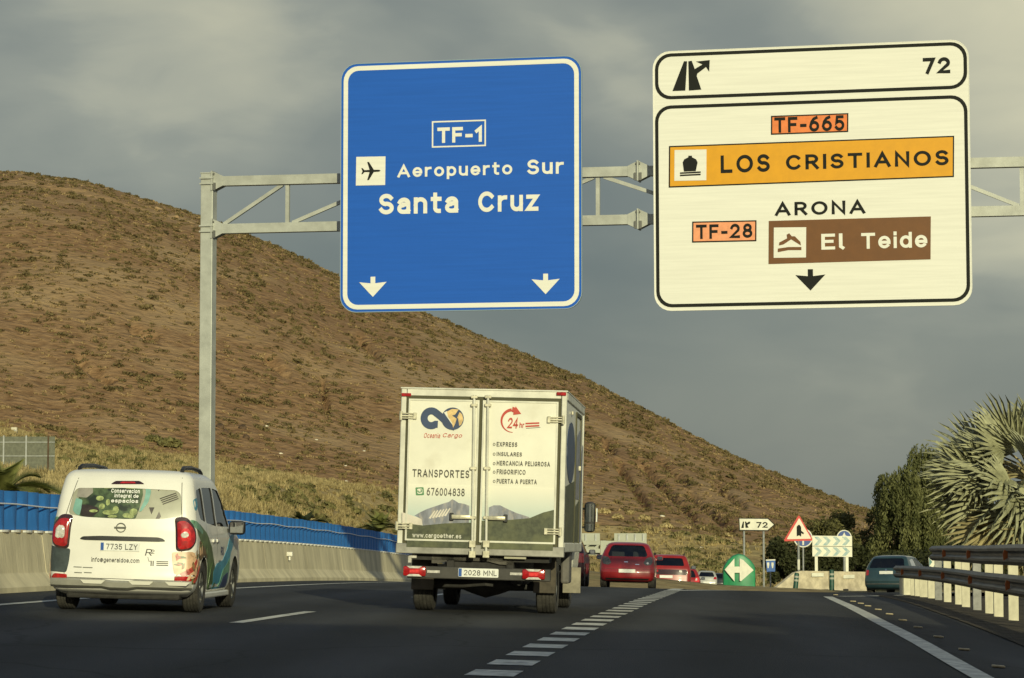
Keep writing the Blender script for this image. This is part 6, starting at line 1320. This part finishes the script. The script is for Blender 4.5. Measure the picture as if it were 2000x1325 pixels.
# mesh fence and white box on the left slope
fp = terr_hit(50, 924); fyk = FPX / fp.y
o = thing('mesh_fence', 'grey green screened fence panels on the slope above the blue screen', 'fence', Matrix.Translation(fp)); M_net = mat('fence_net', (.15, .155, .115), .8, 0, .25, 4)
fl = lambda px, py: ((px - 50) / fyk, zat(py, fp.y) - fp.z)
for a_, b_ in ((-120, -36), (-36, 8), (8, 52), (52, 95), (95, 108)):
    q = MB(); P0 = fl(a_, 921); P1 = fl(b_, 853); q.box(((P0[0] + P1[0]) / 2, .02, (P0[1] + P1[1]) / 2), (P1[0] - P0[0] - .03, .03, P1[1] - P0[1])); q.build('net_panel', M_net, o)
    for py in (864, 891): q = MB(); c = fl((a_ + b_) / 2, py); q.box((c[0], -.03, c[1]), (P1[0] - P0[0] - .02, .05, .05)); q.build('rail', M_signpost, o)
for px in (-120, -36, 8, 52, 95): q = MB(); c = fl(px, 851); q.box((c[0], -.06, c[1] / 2 - .3), (.10, .08, c[1] + .6)); q.build('post', M_signpost if px != 95 else M_rock, o)
bp_ = terr_hit(28, 848); o = thing('utility_box', 'small white utility box standing on the hillside above the fence', 'utility box', Matrix.Translation(bp_)); kk = FPX / bp_.y
q = MB(); q.box((0, 0, 5.5 / kk), (11 / kk, 8 / kk, 13 / kk), bev=.04); q.build('cabinet', M_stone, o); q = MB(); q.box((2 / kk, -4.1 / kk, 5 / kk), (3 / kk, .06, 5 / kk)); q.build('door', M_signpost, o)

# fan palm beside the guard rail
M_fan = mat('fan_palm_leaf', (.35, .35, .215), .6, 0, .35, 3, spec=.2); M_fan2 = mat('fan_palm_leaf_old', (.34, .29, .15), .7, 0, .25, 3, spec=.2); M_bark = mat('palm_bark', (.15, .115, .075), .95, 0, .4, 8, bump=.6, bscale=10)
def fan_frond(R_, nseg, spread, droop, seed):
    r_ = random.Random(seed); v = []; f = []; segs = []
    for i in range(nseg):
        t = (i + .5) / nseg - .5; a = t * spread; L = R_ * (1 - .25 * abs(t) ** 1.5 * 2) * r_.uniform(.9, 1.05); da = spread / nseg * .56; up = .055 * (1 if i % 2 else -1)
        def P(rr, ang, h): 
            dr = -droop * (rr / R_) ** 2.2 * R_ - .05 * R_ * (t * 2) ** 2 * (rr / R_); return Vector((math.sin(ang) * rr, math.cos(ang) * rr, dr + h))
        b = len(v); rm_ = L * .42; a2 = a + r_.uniform(-.02, .02)
        v += [P(.05, a, 0), P(rm_, a - da, -.02), P(rm_, a, .05), P(rm_, a + da, -.02), P(L * .78, a2 - da * .38, -.01), P(L * .78, a2, .025), P(L * .78, a2 + da * .38, -.01), P(L, a2 + r_.uniform(-.03, .03), -r_.uniform(0, .12) * R_)]
        f += [(b, b + 2, b + 1), (b, b + 3, b + 2), (b + 1, b + 2, b + 5, b + 4), (b + 2, b + 3, b + 6, b + 5), (b + 4, b + 5, b + 7), (b + 5, b + 6, b + 7)]
    return v, f
def orient(d, up=Vector((0, 0, 1))):
    d = d.normalized(); x = d.cross(up); x = Vector((1, 0, 0)) if x.length < 1e-3 else x.normalized(); z = x.cross(d); return Matrix((x, d, z)).transposed().to_4x4()
py_ = 72.0; pc = at_depth(2020, 940, py_); gzp = surf(pc.x, py_) - .2
palm = thing('fan_palm', 'silvery fan palm with broad stiff fronds behind the guard rail', 'palm', Matrix.Translation((pc.x, pc.y, gzp))); hub = Vector((0, 0, pc.z - gzp))
q = MB(); q.tube([(0, 0, -.2), (.05, 0, hub.z * .5), (0, 0, hub.z)], [.38, .30, .26], 12); q.build('trunk', M_bark, palm, smooth=True)
pr_ = random.Random(5); dirs = []
for i in range(32):
    el = R(-48 + 130 * ((i * .618) % 1)); az = i * 2.399 + pr_.uniform(-.2, .2); dirs.append((az, el))
dirs += [(R(186), R(8)), (R(196), R(34)), (R(205), R(-24)), (R(230), R(52)), (R(240), R(-6)), (R(250), R(-38)), (R(215), R(14)), (R(264), R(25)), (R(172), R(-8)), (R(222), R(-50)), (R(200), R(62)), (R(265), R(-55)), (R(188), R(-30)), (R(196), R(-12)), (R(212), R(-36)), (R(240), R(-28)), (R(255), R(-16)), (R(228), R(-62)), (R(278), R(-40)), (R(290), R(-20)), (R(180), R(20)), (R(210), R(45)), (R(248), R(70))]
for i, (az, el) in enumerate(dirs):
    d = Vector((math.cos(az) * math.cos(el), math.sin(az) * math.cos(el), math.sin(el))); PL = pr_.uniform(1.15, 1.75); FR = pr_.uniform(1.35, 1.8)
    tip = hub + d * PL + Vector((0, 0, -.12 * PL)); fd = (d + Vector((0, 0, -.10 - .15 * (el < 0)))).normalized()
    v, f = fan_frond(FR, 21, R(pr_.uniform(170, 215)), .03 if el > -.4 else .12, i); mt = orient(fd) ; mt = mt @ Matrix.Rotation(pr_.uniform(.35, 1.25) * (1 if pr_.random() < .5 else -1), 4, 'Y')
    q = MB(); q.add([tip + (mt @ p) for p in v], f); fo = q.build('frond', M_fan if el > R(-32) else M_fan2, palm)
    q = MB(); q.tube([hub, hub + d * PL * .5 + Vector((0, 0, .05)), tip], [.045, .035, .022], 5); q.build('petiole', M_fan2, fo)
# small feather palms in the median, their tops above the screen
M_feather = mat('feather_palm_leaf', (.25, .26, .085), .6, 0, .35, 4, spec=.25, sub=(.2, .22, .05))
def feather_palm(px, py, y, L, n, label):
    c = at_depth(px, py, y); z0 = surf(xw(y), y) - .6; o = thing('feather_palm', label, 'palm', Matrix.Translation((c.x, c.y, z0)), 'young palms behind the blue screen'); h = Vector((0, 0, c.z - z0))
    q = MB(); q.tube([(0, 0, 0), (0, 0, h.z)], [.22, .18], 10); q.build('trunk', M_bark, o, smooth=True); r_ = random.Random(int(px))
    for i in range(n):
        az = i * 2.399; el = R(r_.uniform(15, 80)); d = Vector((math.cos(az) * math.cos(el), math.sin(az) * math.cos(el), math.sin(el))); side = d.cross(Vector((0, 0, 1))).normalized(); LL = L * r_.uniform(.8, 1.1); pts_ = []
        for k in range(9): t = k / 8; pts_.append(h + d * LL * t + Vector((0, 0, -.55 * LL * t * t)))
        q = MB(); q.tube(pts_, [.022 * (1 - .8 * k / 8) for k in range(9)], 5)
        for k in range(2, 44):
            t = k / 44; p = h + d * LL * t + Vector((0, 0, -.55 * LL * t * t)); tg = (d + Vector((0, 0, -1.1 * t))).normalized(); ll = .42 * LL * math.sin(math.pi * min(1, t * .9 + .1)) + .06
            for s in (-1, 1):
                e = p + (side * s * .75 + tg * .6 + Vector((0, 0, .12))).normalized() * ll * r_.uniform(.8, 1.1); w = tg * .022; q.add([p - w, p + w, e], [(0, 1, 2)])
        q.build('frond', M_feather, o)
feather_palm(8, 968, 50.0, 1.35, 22, 'large green feather palm rising behind the blue screen below the fence'); feather_palm(740, 1040, 84.0, 1.0, 16, 'small dark feather palm behind the blue screen near the truck'); feather_palm(596, 1030, 72.0, .8, 14, 'small feather palm behind the blue screen between post and truck')

# trees: trunk, limbs and a crown of leaf faces
def leaves(cent, size, m, name, parent, hang=0.0, aspect=.45):
    n = len(cent); C = np.asarray(cent); u = rng.normal(size=(n, 3)); u[:, 2] -= hang * 2.5; u /= np.linalg.norm(u, axis=1)[:, None]; w = np.cross(u, rng.normal(size=(n, 3))); w /= np.linalg.norm(w, axis=1)[:, None]
    s_ = (size * rng.uniform(.6, 1.3, n))[:, None]; V = np.stack([C - u * s_, C + w * s_ * aspect, C + u * s_, C - w * s_ * aspect], 1).reshape(-1, 3); F = np.arange(4 * n).reshape(n, 4); return link(name, np_mesh(name, V, F, m), parent)
def tree(x, y, zg, name, label, H, rx, rz_, nl, size, m, bark, cat='tree', group=None, trunk_h=.35, lobes=22, hang=False, seed=1, ry=None):
    r_ = np.random.default_rng(seed); o = thing(name, label, cat, Matrix.Translation((x, y, zg)), group); ry = ry or rx; cz = H - rz_; q = MB(); q.tube([(0, 0, -.3), (.05 * H * .2, 0, H * trunk_h * .6), (0, .02, H * trunk_h), (0, 0, cz)], [.045 * H, .034 * H, .028 * H, .012 * H], 10); t_ = q.build('trunk', bark, o, smooth=True); lob = []
    for i in range(lobes):
        d = r_.normal(size=3); d /= np.linalg.norm(d); k = r_.uniform(.45, .92); c = np.array([d[0] * rx * k, d[1] * ry * k, cz + d[2] * rz_ * k]); lob.append((c, r_.uniform(.22, .42)))
    for c, _ in lob[:12]: q = MB(); q.tube([(0, 0, H * trunk_h), tuple(c * np.array([.45, .45, 1]) * .5 + np.array([0, 0, H * trunk_h * .5])), tuple(c)], [.016 * H, .01 * H, .004 * H], 6); q.build('limb', bark, t_, smooth=True)
    cen = []
    if not hang:
        for i in range(nl):
            c, s_ = lob[int(r_.integers(lobes))]; d = r_.normal(size=3); d /= np.linalg.norm(d); cen.append(c + d * np.array([rx, ry, rz_]) * s_ * r_.uniform(.3, 1.0) ** .6)
    else:                                                        # weeping strands
        ns = nl // 34
        for i in range(ns):
            c, s_ = lob[int(r_.integers(lobes))]; d = r_.normal(size=3); d /= np.linalg.norm(d); d[2] = abs(d[2]) * .8; p = c + d * np.array([rx, ry, rz_]) * s_ * .8; L = r_.uniform(.5, 1.9) * rz_ * .42; out = p[:2] / (np.linalg.norm(p[:2]) + .1)
            for k in range(34): t = k / 34; cen.append(np.array([p[0] + out[0] * .35 * t ** .5 + r_.normal() * .06, p[1] + out[1] * .35 * t ** .5 + r_.normal() * .06, max(.25, p[2] - L * t)]))
    cen = np.array(cen); cen = cen[cen[:, 2] > .15]; leaves(cen, size, m, 'crown', o, .8 if hang else 0, .35 if hang else .5); return o
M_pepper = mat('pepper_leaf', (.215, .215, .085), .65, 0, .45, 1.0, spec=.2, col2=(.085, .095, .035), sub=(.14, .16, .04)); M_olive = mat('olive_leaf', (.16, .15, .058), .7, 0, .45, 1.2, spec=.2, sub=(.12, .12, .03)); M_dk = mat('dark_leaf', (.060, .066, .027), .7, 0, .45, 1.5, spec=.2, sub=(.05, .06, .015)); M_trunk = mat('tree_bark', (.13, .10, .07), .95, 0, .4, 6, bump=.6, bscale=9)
def gtree(px, y, top, **k):
    x = (px - CX) / FPX * y; zg = min(surf(x, y), terrain(px, y)[1]) - .1; H = zat(top, y) - zg; return tree(x, y, zg, H=H, **k)
gtree(1772, 150.0, 892, name='pepper_tree', label='weeping green pepper tree with hanging strands behind the teal car', rx=2.35, rz_=3.5, nl=32000, size=.12, m=M_pepper, bark=M_trunk, hang=True, seed=3, lobes=26)
gtree(1838, 158.0, 868, name='pepper_tree', label='taller pepper tree partly hidden by the fan palm', rx=2.9, rz_=4.0, nl=28000, size=.12, m=M_pepper, bark=M_trunk, hang=True, seed=4, lobes=24)
gtree(1668, 158.0, 962, name='scrub_tree', label='loose olive green tree behind the chevron board', rx=2.1, rz_=2.7, nl=9000, size=.12, m=M_olive, bark=M_trunk, seed=5)
gtree(1610, 150.0, 1015, name='scrub_tree', label='low olive bush tree behind the warning triangle', rx=1.9, rz_=2.1, nl=8000, size=.11, m=M_olive, bark=M_trunk, seed=6)
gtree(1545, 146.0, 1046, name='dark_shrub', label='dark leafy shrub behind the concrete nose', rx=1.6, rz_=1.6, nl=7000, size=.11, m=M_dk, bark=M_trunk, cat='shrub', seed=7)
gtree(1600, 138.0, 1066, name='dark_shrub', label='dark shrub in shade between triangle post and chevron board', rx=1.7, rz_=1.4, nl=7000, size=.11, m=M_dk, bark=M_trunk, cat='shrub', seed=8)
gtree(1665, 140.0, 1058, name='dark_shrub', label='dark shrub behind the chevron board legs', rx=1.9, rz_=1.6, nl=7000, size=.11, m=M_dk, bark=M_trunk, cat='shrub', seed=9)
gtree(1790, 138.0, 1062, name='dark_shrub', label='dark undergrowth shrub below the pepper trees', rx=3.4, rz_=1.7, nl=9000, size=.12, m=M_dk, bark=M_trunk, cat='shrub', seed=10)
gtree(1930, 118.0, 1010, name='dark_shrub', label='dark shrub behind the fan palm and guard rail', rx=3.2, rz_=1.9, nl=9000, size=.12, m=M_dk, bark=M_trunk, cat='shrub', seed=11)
gtree(1990, 130.0, 960, name='scrub_tree', label='olive tree behind the fan palm', rx=3.0, rz_=3.0, nl=9000, size=.13, m=M_olive, bark=M_trunk, seed=12)
q = leafclump(91, 120); o = link('spiky_plant', np_mesh('spiky_plant', np.concatenate([tuft(7, 40)[0]]) * .55, tuft(7, 40)[1], mat('red_spikes', (.24, .12, .07), .8, 0, .4, 5)), m=Matrix.Translation((lambda x: (x, 112.0, surf(x, 112.0) + .35))((1546 - CX) / FPX * 112)), label='small reddish spiky plant behind the crooked green post', cat='plant')
# unseen trees added on the right verge; their long shadows stripe the road ahead
for i, (tx, ty, H, rx, rz_) in enumerate(((10.5, 4.0, 9.4, 2.2, 2.6), (13.5, -1.0, 9.2, 2.6, 3.0))):
    tree(tx, ty, surf(tx, ty) - .2, 'shade_tree', 'added unseen round tree on the right verge, casting shade on the road', H, rx, rz_, 6000, .16, M_olive, M_trunk, group='added shade trees by the overpass', seed=30 + i)
o = thing('shade_cypress', 'added unseen cypress on the right verge, placed for its shadow on the barrier', 'tree', Matrix.Translation((5.7, -25.5, surf(5.7, -25.5) - .2)))  # unseen cypress added for its shadow on the median barrier
q = MB(); q.tube([(0, 0, -.3), (0, 0, 8), (0, 0, 17.4)], [.3, .2, .04], 8); q.build('trunk', M_trunk, o, smooth=True); cen = []
for i in range(9000):
    t = rng.uniform(0, 1) ** .8; z = 1.0 + 17.2 * t; rr = 1.25 * (1 - t ** 3) * min(1, t * 6 + .3) * rng.uniform(.5, 1) ; a = rng.uniform(0, 6.28); cen.append((rr * math.cos(a), rr * math.sin(a), z))
leaves(np.array(cen), .22, M_dk, 'crown', o)
